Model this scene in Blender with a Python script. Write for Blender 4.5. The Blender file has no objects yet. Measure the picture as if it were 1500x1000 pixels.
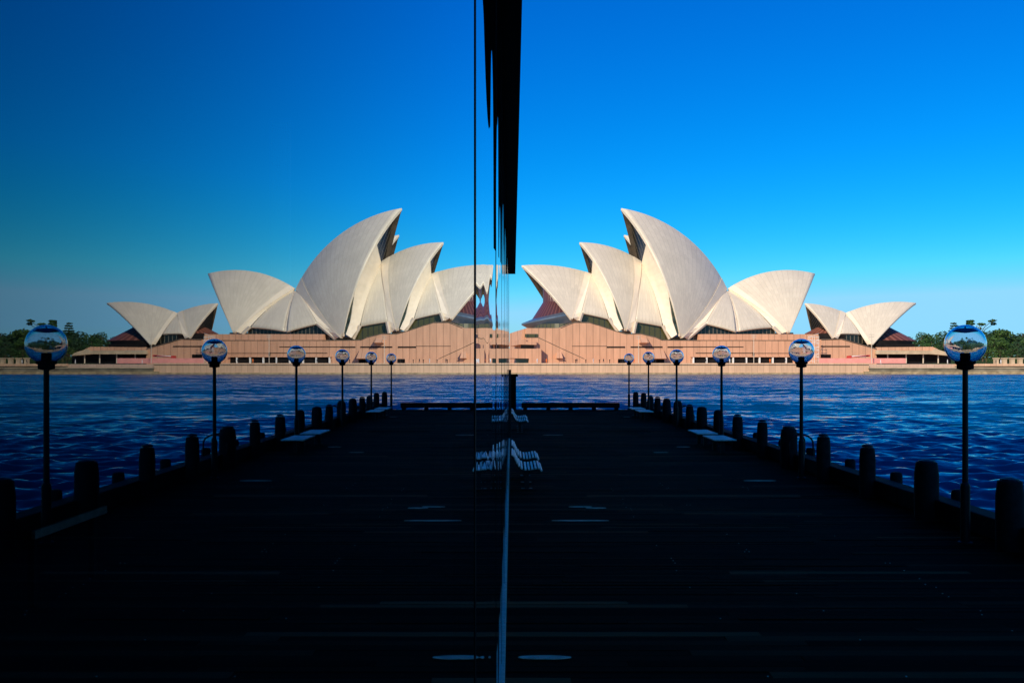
import bpy, bmesh, math, random
import numpy as np
from mathutils import Vector, Matrix
random.seed(7)
rng = np.random.default_rng(7)
R_ = math.radians
# ------------------------------------------------------------------ camera
F, CX, HY = 1350.0, 749.5, 532.0        # focal length, vertical vanishing line and horizon, measured on the 1500 px photograph
DECK = 1.30                              # deck level above the water (z = 0)
EYE = DECK + 2.6
scn = bpy.context.scene
C = scn.collection
cam = bpy.data.objects.new("camera", bpy.data.cameras.new("camera"))
C.objects.link(cam); scn.camera = cam
cam.location = (0, 0, EYE); cam.rotation_euler = (R_(90), 0, 0)
cam.data.sensor_width = 36; cam.data.lens = 36 * F / 1500
cam.data.shift_x = 0.5 / 1500; cam.data.shift_y = 32 / 1500
cam.data.clip_start = 0.02; cam.data.clip_end = 9000
# ------------------------------------------------------------------ light
SUN_AZ, SUN_EL = 38.0, 30.0              # degrees left of straight behind the camera, degrees up
sdir = Vector((-math.sin(R_(SUN_AZ)) * math.cos(R_(SUN_EL)), -math.cos(R_(SUN_AZ)) * math.cos(R_(SUN_EL)), math.sin(R_(SUN_EL))))
W = bpy.data.worlds.new("World"); scn.world = W; W.use_nodes = True
wn, wl = W.node_tree.nodes, W.node_tree.links
bg = wn['Background']
sky = wn.new('ShaderNodeTexSky'); sky.sky_type = 'NISHITA'; sky.sun_disc = False
sky.sun_elevation = R_(SUN_EL); sky.sun_rotation = math.atan2(sdir.x, sdir.y)
sky.air_density = 1.0; sky.dust_density = 0.3; sky.ozone_density = 3.0
hsv = wn.new('ShaderNodeHueSaturation'); hsv.inputs['Saturation'].default_value = 1.38; hsv.inputs['Value'].default_value = 1.0
wl.new(sky.outputs[0], hsv.inputs['Color'])
SKYK = 0.10                              # the deep polarised blue of this sky: a grade of each channel of the sky's own radiance
sepc = wn.new('ShaderNodeSeparateColor'); comc = wn.new('ShaderNodeCombineColor'); wl.new(hsv.outputs[0], sepc.inputs[0])
for i, (co, po, mxv) in enumerate(((1.7, 3.0, 0.26), (0.98, 1.13, 0.64), (1.26, 0.88, 0.94))):
    last = sepc.outputs[i]
    for op, v in (('MULTIPLY', SKYK), ('POWER', po), ('MULTIPLY', co), ('MINIMUM', mxv), ('DIVIDE', SKYK)):
        n = wn.new('ShaderNodeMath'); n.operation = op; n.inputs[1].default_value = v; wl.new(last, n.inputs[0]); last = n.outputs[0]
    wl.new(last, comc.inputs[i])
wl.new(comc.outputs[0], bg.inputs[0])
bg.inputs[1].default_value = 0.10
sun = bpy.data.objects.new("sun", bpy.data.lights.new("sun", 'SUN')); C.objects.link(sun)
sun.data.energy = 4.6; sun.data.angle = R_(0.5); sun.data.color = (1.0, 0.84, 0.62)
sun.rotation_euler = (-sdir).to_track_quat('-Z', 'Y').to_euler()
vs = scn.view_settings
vs.view_transform = 'Standard'; vs.look = 'None'; vs.gamma = 1; vs.use_curve_mapping = False; vs.exposure = 0.15
scn.cycles.max_bounces = 10; scn.cycles.transparent_max_bounces = 16; scn.cycles.transmission_bounces = 10
# ------------------------------------------------------------------ materials
MATS = {}
def mat(name, col, rough=0.8, spec=0.3, metal=0.0, noise=0.0, nscale=1.0, bump=0.0, bscale=None, emit=None):
    if name in MATS: return MATS[name]
    m = bpy.data.materials.new(name); m.use_nodes = True; MATS[name] = m
    nt = m.node_tree; b = nt.nodes['Principled BSDF']
    b.inputs['Base Color'].default_value = (*col, 1); b.inputs['Roughness'].default_value = rough
    b.inputs['Specular IOR Level'].default_value = spec; b.inputs['Metallic'].default_value = metal
    tc = nt.nodes.new('ShaderNodeTexCoord')
    if noise:
        n = nt.nodes.new('ShaderNodeTexNoise'); n.inputs['Scale'].default_value = nscale; n.inputs['Detail'].default_value = 6
        nt.links.new(tc.outputs['Object'], n.inputs['Vector'])
        r = nt.nodes.new('ShaderNodeMapRange'); r.inputs[1].default_value = 0.3; r.inputs[2].default_value = 0.7
        r.inputs[3].default_value = 1 - noise; r.inputs[4].default_value = 1 + noise
        nt.links.new(n.outputs[0], r.inputs[0])
        v = nt.nodes.new('ShaderNodeVectorMath'); v.operation = 'SCALE'; v.inputs[0].default_value = col
        nt.links.new(r.outputs[0], v.inputs['Scale']); nt.links.new(v.outputs[0], b.inputs['Base Color'])
    if bump:
        n2 = nt.nodes.new('ShaderNodeTexNoise'); n2.inputs['Scale'].default_value = bscale or nscale * 4; n2.inputs['Detail'].default_value = 5
        nt.links.new(tc.outputs['Object'], n2.inputs['Vector'])
        bp = nt.nodes.new('ShaderNodeBump'); bp.inputs['Strength'].default_value = bump
        nt.links.new(n2.outputs[0], bp.inputs['Height']); nt.links.new(bp.outputs[0], b.inputs['Normal'])
    return m
def nodes(m): return m.node_tree.nodes, m.node_tree.links, m.node_tree.nodes['Principled BSDF']
def math_(nt, op, a, b=None):
    n = nt.nodes.new('ShaderNodeMath'); n.operation = op
    for i, v in enumerate((a, b)):
        if v is None: continue
        if isinstance(v, (int, float)): n.inputs[i].default_value = v
        else: nt.links.new(v, n.inputs[i])
    return n.outputs[0]

dark_metal = mat('dark_metal', (0.006, 0.006, 0.007), 0.5, 0.2, noise=.2, nscale=9)
timber_dark = mat('dark_timber', (0.007, 0.007, 0.007), 0.8, 0.08, noise=.5, nscale=7, bump=.5, bscale=30)
steel = mat('brushed_aluminium', (0.95, 0.50, 0.34), 0.7, 0.05, metal=0.0, noise=.15, nscale=20)
black = mat('black_frame', (0.003, 0.003, 0.003), 0.7, 0.03, noise=.2, nscale=5)
cream = mat('cream_concrete', (0.80, 0.68, 0.52), 0.6, 0.3, noise=.06, nscale=.25)
inner = mat('shade_toned_concrete', (0.16, 0.12, 0.085), 0.8, 0.1, noise=.35, nscale=.3)  # concrete darkened in colour for the shade inside the shell mouths
rim = mat('rim_concrete', (0.62, 0.53, 0.42), 0.7, 0.2, noise=.12, nscale=.3)
darkglass = mat('olive_glass', (0.035, 0.045, 0.03), 0.18, 0.6, noise=.6, nscale=.35)
opening_shade = mat('painted_opening_shade', (0.012, 0.010, 0.010), 0.8, 0.1, noise=.4, nscale=.5)  # near-black colour stands in for the shade inside openings
white = mat('white_paint', (0.75, 0.74, 0.70), 0.5, 0.3, noise=.08, nscale=.8)
tan = mat('sandstone', (0.52, 0.40, 0.26), 0.85, 0.2, noise=.22, nscale=.4)
seat_wood = mat('pale_bench_slats', (0.86, 0.66, 0.52), 0.5, 0.4, noise=.25, nscale=8)

# roof tiles: fan joints along the ribs and fine rows across them (uv.x along the ridge, uv.y from foot to ridge, in metres-ish)
def tile_mat():
    m = mat('glazed_roof_tiles', (0.72, 0.66, 0.54), 0.38, 0.45)
    nt = m.node_tree; b = nt.nodes['Principled BSDF']
    uv = nt.nodes.new('ShaderNodeUVMap'); sp = nt.nodes.new('ShaderNodeSeparateXYZ'); nt.links.new(uv.outputs[0], sp.inputs[0])
    fx = math_(nt, 'FRACT', sp.outputs[0]); dx = math_(nt, 'ABSOLUTE', math_(nt, 'SUBTRACT', fx, 0.5))       # .5 at joints
    l1 = math_(nt, 'GREATER_THAN', dx, 0.455)
    chev = math_(nt, 'ADD', math_(nt, 'MULTIPLY', sp.outputs[1], 1.0), math_(nt, 'MULTIPLY', dx, 1.1))
    fy = math_(nt, 'FRACT', chev); l2 = math_(nt, 'GREATER_THAN', fy, 0.93)
    lines = math_(nt, 'MAXIMUM', math_(nt, 'MULTIPLY', l1, 0.75), math_(nt, 'MULTIPLY', l2, 0.5))
    cell = nt.nodes.new('ShaderNodeTexWhiteNoise'); cell.noise_dimensions = '2D'
    cv = nt.nodes.new('ShaderNodeCombineXYZ')
    nt.links.new(math_(nt, 'FLOOR', sp.outputs[0]), cv.inputs[0]); nt.links.new(math_(nt, 'FLOOR', chev), cv.inputs[1])
    nt.links.new(cv.outputs[0], cell.inputs[0])
    ns = nt.nodes.new('ShaderNodeTexNoise'); ns.inputs['Scale'].default_value = 0.12; ns.inputs['Detail'].default_value = 5
    tc = nt.nodes.new('ShaderNodeTexCoord'); nt.links.new(tc.outputs['Object'], ns.inputs['Vector'])
    s = math_(nt, 'SUBTRACT', 1.0, math_(nt, 'MULTIPLY', lines, 0.23))
    s = math_(nt, 'MULTIPLY', s, math_(nt, 'ADD', 0.95, math_(nt, 'MULTIPLY', cell.outputs[0], 0.1)))
    s = math_(nt, 'MULTIPLY', s, math_(nt, 'ADD', 0.90, math_(nt, 'MULTIPLY', ns.outputs[0], 0.2)))
    v = nt.nodes.new('ShaderNodeVectorMath'); v.operation = 'SCALE'; v.inputs[0].default_value = (0.67, 0.585, 0.45)
    nt.links.new(s, v.inputs['Scale']); nt.links.new(v.outputs[0], b.inputs['Base Color'])
    return m
tiles = tile_mat()

# panelled pink granite: vertical joints every 1.8 m, lighter weather streaks
def granite_mat(name, col, step, depth=0.3, hstep=None):
    m = mat(name, col, 0.75, 0.2)
    nt = m.node_tree; b = nt.nodes['Principled BSDF']
    tc = nt.nodes.new('ShaderNodeTexCoord'); sp = nt.nodes.new('ShaderNodeSeparateXYZ'); nt.links.new(tc.outputs['Object'], sp.inputs[0])
    f = math_(nt, 'FRACT', math_(nt, 'DIVIDE', sp.outputs[0], step))
    l = math_(nt, 'GREATER_THAN', f, 0.90)
    if hstep:
        g = math_(nt, 'FRACT', math_(nt, 'DIVIDE', sp.outputs[2], hstep))
        l = math_(nt, 'MAXIMUM', l, math_(nt, 'GREATER_THAN', g, 0.95))
    cell = nt.nodes.new('ShaderNodeTexWhiteNoise'); cell.noise_dimensions = '1D'
    nt.links.new(math_(nt, 'FLOOR', math_(nt, 'DIVIDE', sp.outputs[0], step)), cell.inputs['W'])
    ns = nt.nodes.new('ShaderNodeTexNoise'); ns.inputs['Scale'].default_value = 1.0; ns.inputs['Detail'].default_value = 5
    mp = nt.nodes.new('ShaderNodeMapping'); mp.inputs['Scale'].default_value = (0.9, 0.3, 0.16)
    nt.links.new(tc.outputs['Object'], mp.inputs[0]); nt.links.new(mp.outputs[0], ns.inputs['Vector'])
    s = math_(nt, 'SUBTRACT', 1.0, math_(nt, 'MULTIPLY', l, depth))
    s = math_(nt, 'MULTIPLY', s, math_(nt, 'ADD', 0.93, math_(nt, 'MULTIPLY', cell.outputs[0], 0.12)))
    s = math_(nt, 'MULTIPLY', s, math_(nt, 'ADD', 0.78, math_(nt, 'MULTIPLY', ns.outputs[0], 0.42)))
    v = nt.nodes.new('ShaderNodeVectorMath'); v.operation = 'SCALE'; v.inputs[0].default_value = col
    nt.links.new(s, v.inputs['Scale']); nt.links.new(v.outputs[0], b.inputs['Base Color'])
    return m
granite = granite_mat('pink_granite_panels', (0.62, 0.345, 0.215), 2.6, 0.34)
seawall_m = granite_mat('seawall_concrete', (0.66, 0.42, 0.27), 2.1, 0.2)
paving = granite_mat('promenade_paving', (0.58, 0.40, 0.30), 3.0, 0.15)

# bronze glass with ribs (stripes by uv.x)
def ribbed(name, col, line, step=1.0, wid=0.25, rough=0.25, spec=.5):
    m = mat(name, col, rough, spec)
    nt = m.node_tree; b = nt.nodes['Principled BSDF']
    uv = nt.nodes.new('ShaderNodeUVMap'); sp = nt.nodes.new('ShaderNodeSeparateXYZ'); nt.links.new(uv.outputs[0], sp.inputs[0])
    l = math_(nt, 'LESS_THAN', math_(nt, 'FRACT', math_(nt, 'DIVIDE', sp.outputs[0], step)), wid)
    cell = nt.nodes.new('ShaderNodeTexNoise'); cell.inputs['Scale'].default_value = 2.3
    nt.links.new(uv.outputs[0], cell.inputs[0])
    mx = nt.nodes.new('ShaderNodeMix'); mx.data_type = 'RGBA'; mx.inputs['A'].default_value = (*col, 1); mx.inputs['B'].default_value = (*line, 1)
    nt.links.new(math_(nt, 'MULTIPLY', l, math_(nt, 'ADD', 0.5, cell.outputs[0])), mx.inputs['Factor'])
    nt.links.new(mx.outputs['Result'], b.inputs['Base Color'])
    return m
mouth_glass = ribbed('mouth_glass', (0.012, 0.014, 0.012), (0.13, 0.11, 0.08), 1.0, 0.22)
plum_glass = ribbed('plum_glass', (0.065, 0.026, 0.032), (0.13, 0.055, 0.055), 1.0, 0.3, 0.35, .3)
olive_band = ribbed('olive_window_band', (0.07, 0.065, 0.022), (0.03, 0.03, 0.02), 1.0, 0.18, 0.2, .5)
slate = mat('blue_metal_brim', (0.10, 0.14, 0.20), 0.3, 0.5, metal=.3, noise=.1, nscale=.4)

# ------------------------------------------------------------------ helpers
def link(o, parent=None):
    C.objects.link(o)
    if parent is not None: o.parent = parent
    return o
def tag(o, label=None, cat=None, group=None, kind=None):
    if label: o['label'] = label
    if cat: o['category'] = cat
    if group: o['group'] = group
    if kind: o['kind'] = kind
    return o
def empty(name, loc, rz=0, **k):
    o = bpy.data.objects.new(name, None); link(o); o.location = loc; o.rotation_euler = (0, 0, rz); o.empty_display_size = .2
    return tag(o, **k)
def obj(name, bm, m, parent=None, smooth=False, **k):
    me = bpy.data.meshes.new(name); bmesh.ops.recalc_face_normals(bm, faces=bm.faces) if smooth != 'keep' else None
    bm.to_mesh(me); bm.free()
    for x in (m if isinstance(m, (list, tuple)) else [m]): me.materials.append(x)
    if smooth:
        for p in me.polygons: p.use_smooth = True
    o = bpy.data.objects.new(name, me); link(o, parent); return tag(o, **k)
def box(bm, x0, x1, y0, y1, z0, z1, bev=0, mi=0):
    v = [bm.verts.new((x, y, z)) for x in (x0, x1) for y in (y0, y1) for z in (z0, z1)]
    fs = [bm.faces.new([v[i] for i in q]) for q in ((0, 1, 3, 2), (4, 6, 7, 5), (0, 4, 5, 1), (2, 3, 7, 6), (0, 2, 6, 4), (1, 5, 7, 3))]
    for f in fs: f.material_index = mi
    if bev:
        es = list({e for f in fs for e in f.edges})
        bmesh.ops.bevel(bm, geom=es, offset=bev, segments=2, affect='EDGES', profile=.5)
def lathe(bm, prof, seg=20, c=(0, 0), wob=0, mi=0):
    rings = []
    ph = [1 + wob * random.uniform(-1, 1) for _ in range(seg)]
    for r, z in prof:
        rings.append([bm.verts.new((c[0] + r * ph[k] * math.cos(2 * math.pi * k / seg), c[1] + r * ph[k] * math.sin(2 * math.pi * k / seg), z)) for k in range(seg)])
    for a, b in zip(rings, rings[1:]):
        for k in range(seg):
            bm.faces.new((a[k], a[(k + 1) % seg], b[(k + 1) % seg], b[k])).material_index = mi
    bm.faces.new(rings[0][::-1]); bm.faces.new(rings[-1])
def tube(bm, pts, r, seg=8, r1=None):
    pts = [Vector(p) for p in pts]; rings = []
    for i, p in enumerate(pts):
        d = (pts[min(i + 1, len(pts) - 1)] - pts[max(i - 1, 0)]).normalized()
        u = d.cross(Vector((0, 0, 1)) if abs(d.z) < .9 else Vector((1, 0, 0))).normalized(); w = d.cross(u)
        rr = r if r1 is None else r + (r1 - r) * i / (len(pts) - 1)
        rings.append([bm.verts.new(p + rr * (math.cos(2 * math.pi * k / seg) * u + math.sin(2 * math.pi * k / seg) * w)) for k in range(seg)])
    for a, b in zip(rings, rings[1:]):
        for k in range(seg): bm.faces.new((a[k], a[(k + 1) % seg], b[(k + 1) % seg], b[k]))
    bm.faces.new(rings[0][::-1]); bm.faces.new(rings[-1])
def copy_tree(o, parent=None):
    c = o.copy(); C.objects.link(c); c.parent = parent
    for ch in list(o.children): copy_tree(ch, c)
    return c
def P(x, y, Y): return Vector(((x - CX) * Y / F, Y, EYE - (y - HY) * Y / F))

# ------------------------------------------------------------------ water and far ground
def build_water():
    ys = np.concatenate([[-300, -60, -10], np.geomspace(3, 345, 720), [500, 900, 2000, 5000]])
    t = np.linspace(-1, 1, 560); cs = np.sign(t) * np.abs(t) ** 1.15
    nx, ny = len(cs), len(ys)
    Yg = np.repeat(ys, nx).reshape(ny, nx); half = np.abs(Yg) * 0.85 + 25
    Xg = cs[None, :] * half
    Zg = np.zeros_like(Xg)
    dx = np.gradient(Xg, axis=1); dy = np.gradient(Yg, axis=0)
    sp = np.maximum(dx, dy)
    r = np.random.default_rng(3)
    for lam in np.geomspace(0.25, 2.0, 40):
        for q in range(2):
            a = r.normal(math.radians(97), 0.48); k = 2 * math.pi / lam
            ph = r.uniform(0, 6.28)
            amp = 0.0120 * lam ** 0.8
            fade = np.clip((lam / sp - 2.2) / 2.5, 0, 1)
            warp = 0.9 * np.sin(Xg * .13 + ph) + 0.9 * np.sin(Yg * .11 + 2 * ph)
            Zg += fade * amp * np.sin(k * (math.cos(a) * Xg + math.sin(a) * Yg) + ph + warp)
    Zg[(Yg > 340) | (Yg < 2.5)] = 0
    co = np.stack([Xg, Yg, Zg], -1).reshape(-1, 3)
    idx = np.arange(nx * ny).reshape(ny, nx)
    f = np.stack([idx[:-1, :-1], idx[:-1, 1:], idx[1:, 1:], idx[1:, :-1]], -1).reshape(-1, 4)
    me = bpy.data.meshes.new('water'); me.from_pydata(co.tolist(), [], f.tolist())
    me.polygons.foreach_set('use_smooth', np.ones(len(f), bool)); me.update()
    m = mat('harbour_water', (0.0, 0.040, 0.105), 0.09, 0.5)
    nt = m.node_tree; b = nt.nodes['Principled BSDF']; b.inputs['IOR'].default_value = 1.333
    tc = nt.nodes.new('ShaderNodeTexCoord')
    mp = nt.nodes.new('ShaderNodeMapping'); mp.inputs['Scale'].default_value = (0.4, 1.0, 1)
    nt.links.new(tc.outputs['Object'], mp.inputs[0])
    geo = nt.nodes.new('ShaderNodeNewGeometry'); acc = geo.outputs['Normal']
    for sc, st in ((0.045, .20), (0.35, .36), (1.3, .48), (4.5, .30)):
        n = nt.nodes.new('ShaderNodeTexNoise'); n.inputs['Scale'].default_value = sc; n.inputs['Detail'].default_value = 2
        nt.links.new(mp.outputs[0], n.inputs['Vector'])
        c = nt.nodes.new('ShaderNodeVectorMath'); c.operation = 'SUBTRACT'; c.inputs[1].default_value = (.5, .5, .5); nt.links.new(n.outputs['Color'], c.inputs[0])
        d = nt.nodes.new('ShaderNodeVectorMath'); d.operation = 'MULTIPLY'; d.inputs[1].default_value = (st * .7, st * 1.5, 0); nt.links.new(c.outputs[0], d.inputs[0])
        e = nt.nodes.new('ShaderNodeVectorMath'); e.operation = 'ADD'; nt.links.new(acc, e.inputs[0]); nt.links.new(d.outputs[0], e.inputs[1]); acc = e.outputs[0]
    e = nt.nodes.new('ShaderNodeVectorMath'); e.operation = 'ADD'; nt.links.new(acc, e.inputs[0]); e.inputs[1].default_value = (0, -.165, 0)
    nn = nt.nodes.new('ShaderNodeVectorMath'); nn.operation = 'NORMALIZE'; nt.links.new(e.outputs[0], nn.inputs[0]); nt.links.new(nn.outputs[0], b.inputs['Normal'])
    me.materials.append(m)
    tag(link(bpy.data.objects.new('water', me)), kind='structure')
build_water()

# ------------------------------------------------------------------ frames of the two halls
class Frame:
    def __init__(s, px, Y, deg):
        s.O = P(px, HY, Y); s.a = Vector((math.cos(R_(deg)), math.sin(R_(deg)), 0)); s.n = Vector((math.sin(R_(deg)), -math.cos(R_(deg)), 0)); s.deg = deg
    def px(s, x, y, n):                 # point of the plane n metres in front of the axis seen at a pixel of the photograph
        r = Vector(((x - CX) / F, 1, -(y - HY) / F)); o = Vector((s.O.x, s.O.y, 0))
        t = (o.dot(s.n) + n) / (r.x * s.n.x + r.y * s.n.y)
        p = Vector((0, 0, EYE)) + t * r; d = p - o
        return (d.dot(s.a), n, p.z)
    def w(s, q): return Vector((s.O.x, s.O.y, 0)) + q[0] * s.a + q[1] * s.n + Vector((0, 0, q[2]))

def circ(p, q, r):
    ax, ay = p; bx, by = q; cx, cy = r
    d = 2 * (ax * (by - cy) + bx * (cy - ay) + cx * (ay - by))
    ux = ((ax * ax + ay * ay) * (by - cy) + (bx * bx + by * by) * (cy - ay) + (cx * cx + cy * cy) * (ay - by)) / d
    uy = ((ax * ax + ay * ay) * (cx - bx) + (bx * bx + by * by) * (ax - cx) + (cx * cx + cy * cy) * (bx - ax)) / d
    return ux, uy, math.hypot(ax - ux, ay - uy)
def slerp(a, b, t):
    la, lb = a.length, b.length; w = a.angle(b)
    if w < 1e-6: return a.lerp(b, t)
    return (math.sin((1 - t) * w) * a / la + math.sin(t * w) * b / lb) / math.sin(w) * (la * (1 - t) + lb * t)

opera = empty('opera_house', P(980, HY, 350), label='white sail-roofed opera house on a pink granite podium across the water', cat='building')
opera_inv = Matrix.Translation(-opera.location)
def otrans(bm): bmesh.ops.transform(bm, matrix=opera_inv, verts=bm.verts)

class Shell:
    """one pair of mirrored spherical triangles; T, M, B on the ridge, F the foot (pixels)"""
    def __init__(s, fr, T, M, B, Ft, w, nu=22, nv=26, t=1.1, ribs=14, rows=14):
        s.fr = fr; s.w = w
        T, M, B = [fr.px(*q, 0) for q in (T, M, B)]; Fo = fr.px(*Ft, w)
        cs, cz, r = circ((T[0], T[2]), (M[0], M[2]), (B[0], B[2]))
        d2 = (Fo[0] - cs) ** 2 + (Fo[2] - cz) ** 2
        o = (r * r - d2 - w * w) / (2 * w)
        s.Cc = Vector((cs, -o, cz)); s.F = Vector(Fo); s.R = math.hypot(r, o)
        print('shell ridge r %.1f offset %.1f sphere R %.1f' % (r, o, s.R))
        a0 = math.atan2(T[2] - cz, T[0] - cs); a1 = math.atan2(B[2] - cz, B[0] - cs)
        if abs(a1 - a0) > math.pi: a1 += 2 * math.pi * (1 if a0 > a1 else -1)
        s.a0, s.a1, s.r, s.cs, s.cz, s.t = a0, a1, r, cs, cz, t
        s.nu, s.nv = nu, nv
        s.ribs, s.rows = ribs, rows
    def p(s, u, v, ins=0.0, side=1):
        a = s.a0 + (s.a1 - s.a0) * u
        rp = Vector((s.cs + s.r * math.cos(a), 0, s.cz + s.r * math.sin(a)))
        q = slerp(s.F - s.Cc, rp - s.Cc, v)
        q = s.Cc + q * ((s.R - ins) / s.R)
        if ins and q.y < 0.02: q.y = 0.02
        return s.fr.w((q.x, q.y * side, q.z))
    def build(s, name='roof_shell', parent=opera):
        bm = bmesh.new(); uvl = bm.loops.layers.uv.new('UVMap')
        for side in (1, -1):
            G = [[[bm.verts.new(s.p(i / s.nu, 0.02 + 0.98 * j / s.nv, k * s.t, side)) for j in range(s.nv + 1)] for i in range(s.nu + 1)] for k in (0, 1)]
            def face(vs, uvs, mi):
                if side < 0: vs, uvs = vs[::-1], uvs[::-1]
                try: f = bm.faces.new(vs)
                except ValueError: return
                f.material_index = mi; f.smooth = mi == 0
                for l, q in zip(f.loops, uvs): l[uvl].uv = q
            for i in range(s.nu):
                for j in range(s.nv):
                    uv = [((i + a) / s.nu * s.ribs, (j + b) / s.nv * s.rows) for a, b in ((0, 0), (1, 0), (1, 1), (0, 1))]
                    for k in (0, 1):
                        g = G[k]; q = [g[i][j], g[i + 1][j], g[i + 1][j + 1], g[i][j + 1]]
                        if k: q = q[::-1]
                        face(q, uv, 2 * k)
            z = [(0, 0)] * 4
            for j in range(s.nv):
                face([G[0][0][j], G[0][0][j + 1], G[1][0][j + 1], G[1][0][j]], z, 1)
                face([G[0][-1][j], G[1][-1][j], G[1][-1][j + 1], G[0][-1][j + 1]], z, 1)
            for i in range(s.nu):
                face([G[0][i][0], G[1][i][0], G[1][i + 1][0], G[0][i + 1][0]], z, 1)
        otrans(bm)
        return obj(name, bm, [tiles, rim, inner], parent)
def shade(o):
    for p in o.data.polygons: p.use_smooth = (p.material_index == 0)
    return o
def mouth(sh, parent, u=0.10, v0=0.25, v1=0.985, n=16, stripes=9, name='mouth_glass'):
    bm = bmesh.new(); uvl = bm.loops.layers.uv.new('UVMap'); rows = []
    for k in range(n + 1):
        v = v0 + (v1 - v0) * k / n
        a = sh.p(u, v, sh.t * .8, 1); b = sh.p(u, v, sh.t * .8, -1)
        rows.append([(bm.verts.new(a.lerp(b, q)), q) for q in (0, .25, .5, .75, 1)])
    w0 = (sh.p(u, v0, 0, 1) - sh.p(u, v0, 0, -1)).length
    for k, (r0, r1) in enumerate(zip(rows, rows[1:])):
        for (a, qa), (b, qb), (c, qc), (d, qd) in zip(r0, r0[1:], r1[1:], r1):
            f = bm.faces.new((a[0] if isinstance(a, tuple) else a, b, c, d))
            wa = (rows[k][0][0].co - rows[k][4][0].co).length / w0; wb = (rows[k + 1][0][0].co - rows[k + 1][4][0].co).length / w0
            for l, uv in zip(f.loops, (((qa - .5) * wa, k), ((qb - .5) * wa, k), ((qc - .5) * wb, k + 1), ((qd - .5) * wb, k + 1))):
                l[uvl].uv = (uv[0] * stripes, uv[1])
    otrans(bm)
    o = obj(name, bm, mouth_glass, parent); so = o.modifiers.new('thick', 'SOLIDIFY'); so.thickness = .3
    return o
def sph_patch(fr, A, Bl, Br, nA, nl, nr, R=62, n=14, t=.6, ribs=8, rows=7, name='side_shell', parent=opera):
    """small spherical triangle, apex A on the ridge and a base from Bl to Br"""
    a, l, r = Vector(fr.px(*A, nA)), Vector(fr.px(*Bl, nl)), Vector(fr.px(*Br, nr))
    ab, ac = l - a, r - a; N = ab.cross(ac)
    cc = a + (N.cross(ab) * ac.length_squared + ac.cross(N) * ab.length_squared) / (2 * N.length_squared)
    rad = (cc - a).length; Nn = N.normalized()
    if Nn.y < 0: Nn = -Nn
    cen = cc - Nn * math.sqrt(max(R * R - rad * rad, 1))
    bm = bmesh.new(); uvl = bm.loops.layers.uv.new('UVMap'); L = []
    for k in (0, 1):
        for side in (1, -1):
            G = []
            for i in range(n + 1):
                e = slerp(l - cen, r - cen, i / n)
                row = []
                for j in range(n + 1):
                    q = slerp(a - cen, e, 0.03 + .97 * j / n) * (1 - k * t / R) + cen
                    row.append(bm.verts.new(fr.w((q.x, q.y * side, q.z))))
                G.append(row)
            L.append(G)
            for i in range(n):
                for j in range(n):
                    q = [G[i][j], G[i + 1][j], G[i + 1][j + 1], G[i][j + 1]]
                    f = bm.faces.new(q); f.material_index = k
                    for lp, uv in zip(f.loops, ((i, j), (i + 1, j), (i + 1, j + 1), (i, j + 1))): lp[uvl].uv = (uv[0] / n * ribs, uv[1] / n * rows)
    for s_ in (0, 1):
        g0, g1 = L[s_], L[2 + s_]
        loop0 = [g0[0][j] for j in range(n + 1)] + [g0[i][n] for i in range(1, n + 1)] + [g0[n][j] for j in range(n - 1, -1, -1)]
        loop1 = [g1[0][j] for j in range(n + 1)] + [g1[i][n] for i in range(1, n + 1)] + [g1[n][j] for j in range(n - 1, -1, -1)]
        for i in range(len(loop0) - 1): bm.faces.new((loop0[i], loop0[i + 1], loop1[i + 1], loop1[i])).material_index = 1
    otrans(bm)
    o = obj(name, bm, [tiles, rim], parent); shade(o)
    right = [fr.w(tuple(slerp(a - cen, r - cen, .03 + .97 * j / n) + cen)) for j in range(n + 1)]
    left = [fr.w(tuple(slerp(a - cen, l - cen, .03 + .97 * j / n) + cen)) for j in range(n + 1)]
    return o, left, right
def resample(pts, n):
    ds = [0]
    for a, b in zip(pts, pts[1:]): ds.append(ds[-1] + (b - a).length)
    out = []
    for k in range(n):
        d = ds[-1] * k / (n - 1)
        for i in range(len(pts) - 1):
            if d <= ds[i + 1] + 1e-9:
                out.append(pts[i].lerp(pts[i + 1], (d - ds[i]) / max(ds[i + 1] - ds[i], 1e-9))); break
        else: out.append(pts[-1].copy())
    return out
def ruled(name, curves, m, parent, thick=.35, slit=None):
    bm = bmesh.new(); uvl = bm.loops.layers.uv.new('UVMap')
    V = [[bm.verts.new(p) for p in c] for c in curves]
    for k, (a, b) in enumerate(zip(V, V[1:])):
        for i in range(len(a) - 1):
            f = bm.faces.new((a[i], a[i + 1], b[i + 1], b[i]))
            for l, uv in zip(f.loops, ((k, i), (k, i + 1), (k + 1, i + 1), (k + 1, i))): l[uvl].uv = uv
    otrans(bm)
    o = obj(name, bm, m, parent); s = o.modifiers.new('thick', 'SOLIDIFY'); s.thickness = thick; s.offset = 0
    return o
def rib_band(side_edge, foot, sh, v1, parent, fold=-0.9, slit=.55):
    """the cream web between a side shell's edge and the mouth edge of the next big shell, with a slit window near its foot"""
    n = 15
    A = resample(side_edge + [foot], n)
    B = [sh.p(0.0, v1 + (0.04 - v1) * k / (n - 1), .05) for k in range(n)]
    mid, inner = [], []
    nrm = sh.fr.n
    for k in range(n):
        t = k / (n - 1)
        mid.append(A[k].lerp(B[k], .42) + nrm * fold * math.sin(math.pi * min(1, t * 1.1 + .05)) )
        g = 0 if t < slit else min(.5, (t - slit) * 1.7)
        inner.append(B[k].lerp(mid[k], g) - nrm * .1)
    ruled('rib_web', [A, mid, inner], cream, parent)
    k0 = int(slit * (n - 1))
    ruled('slit_window', [[p - nrm * .5 for p in inner[k0:]], [p - nrm * .5 for p in B[k0:]]], darkglass, parent)
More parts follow.
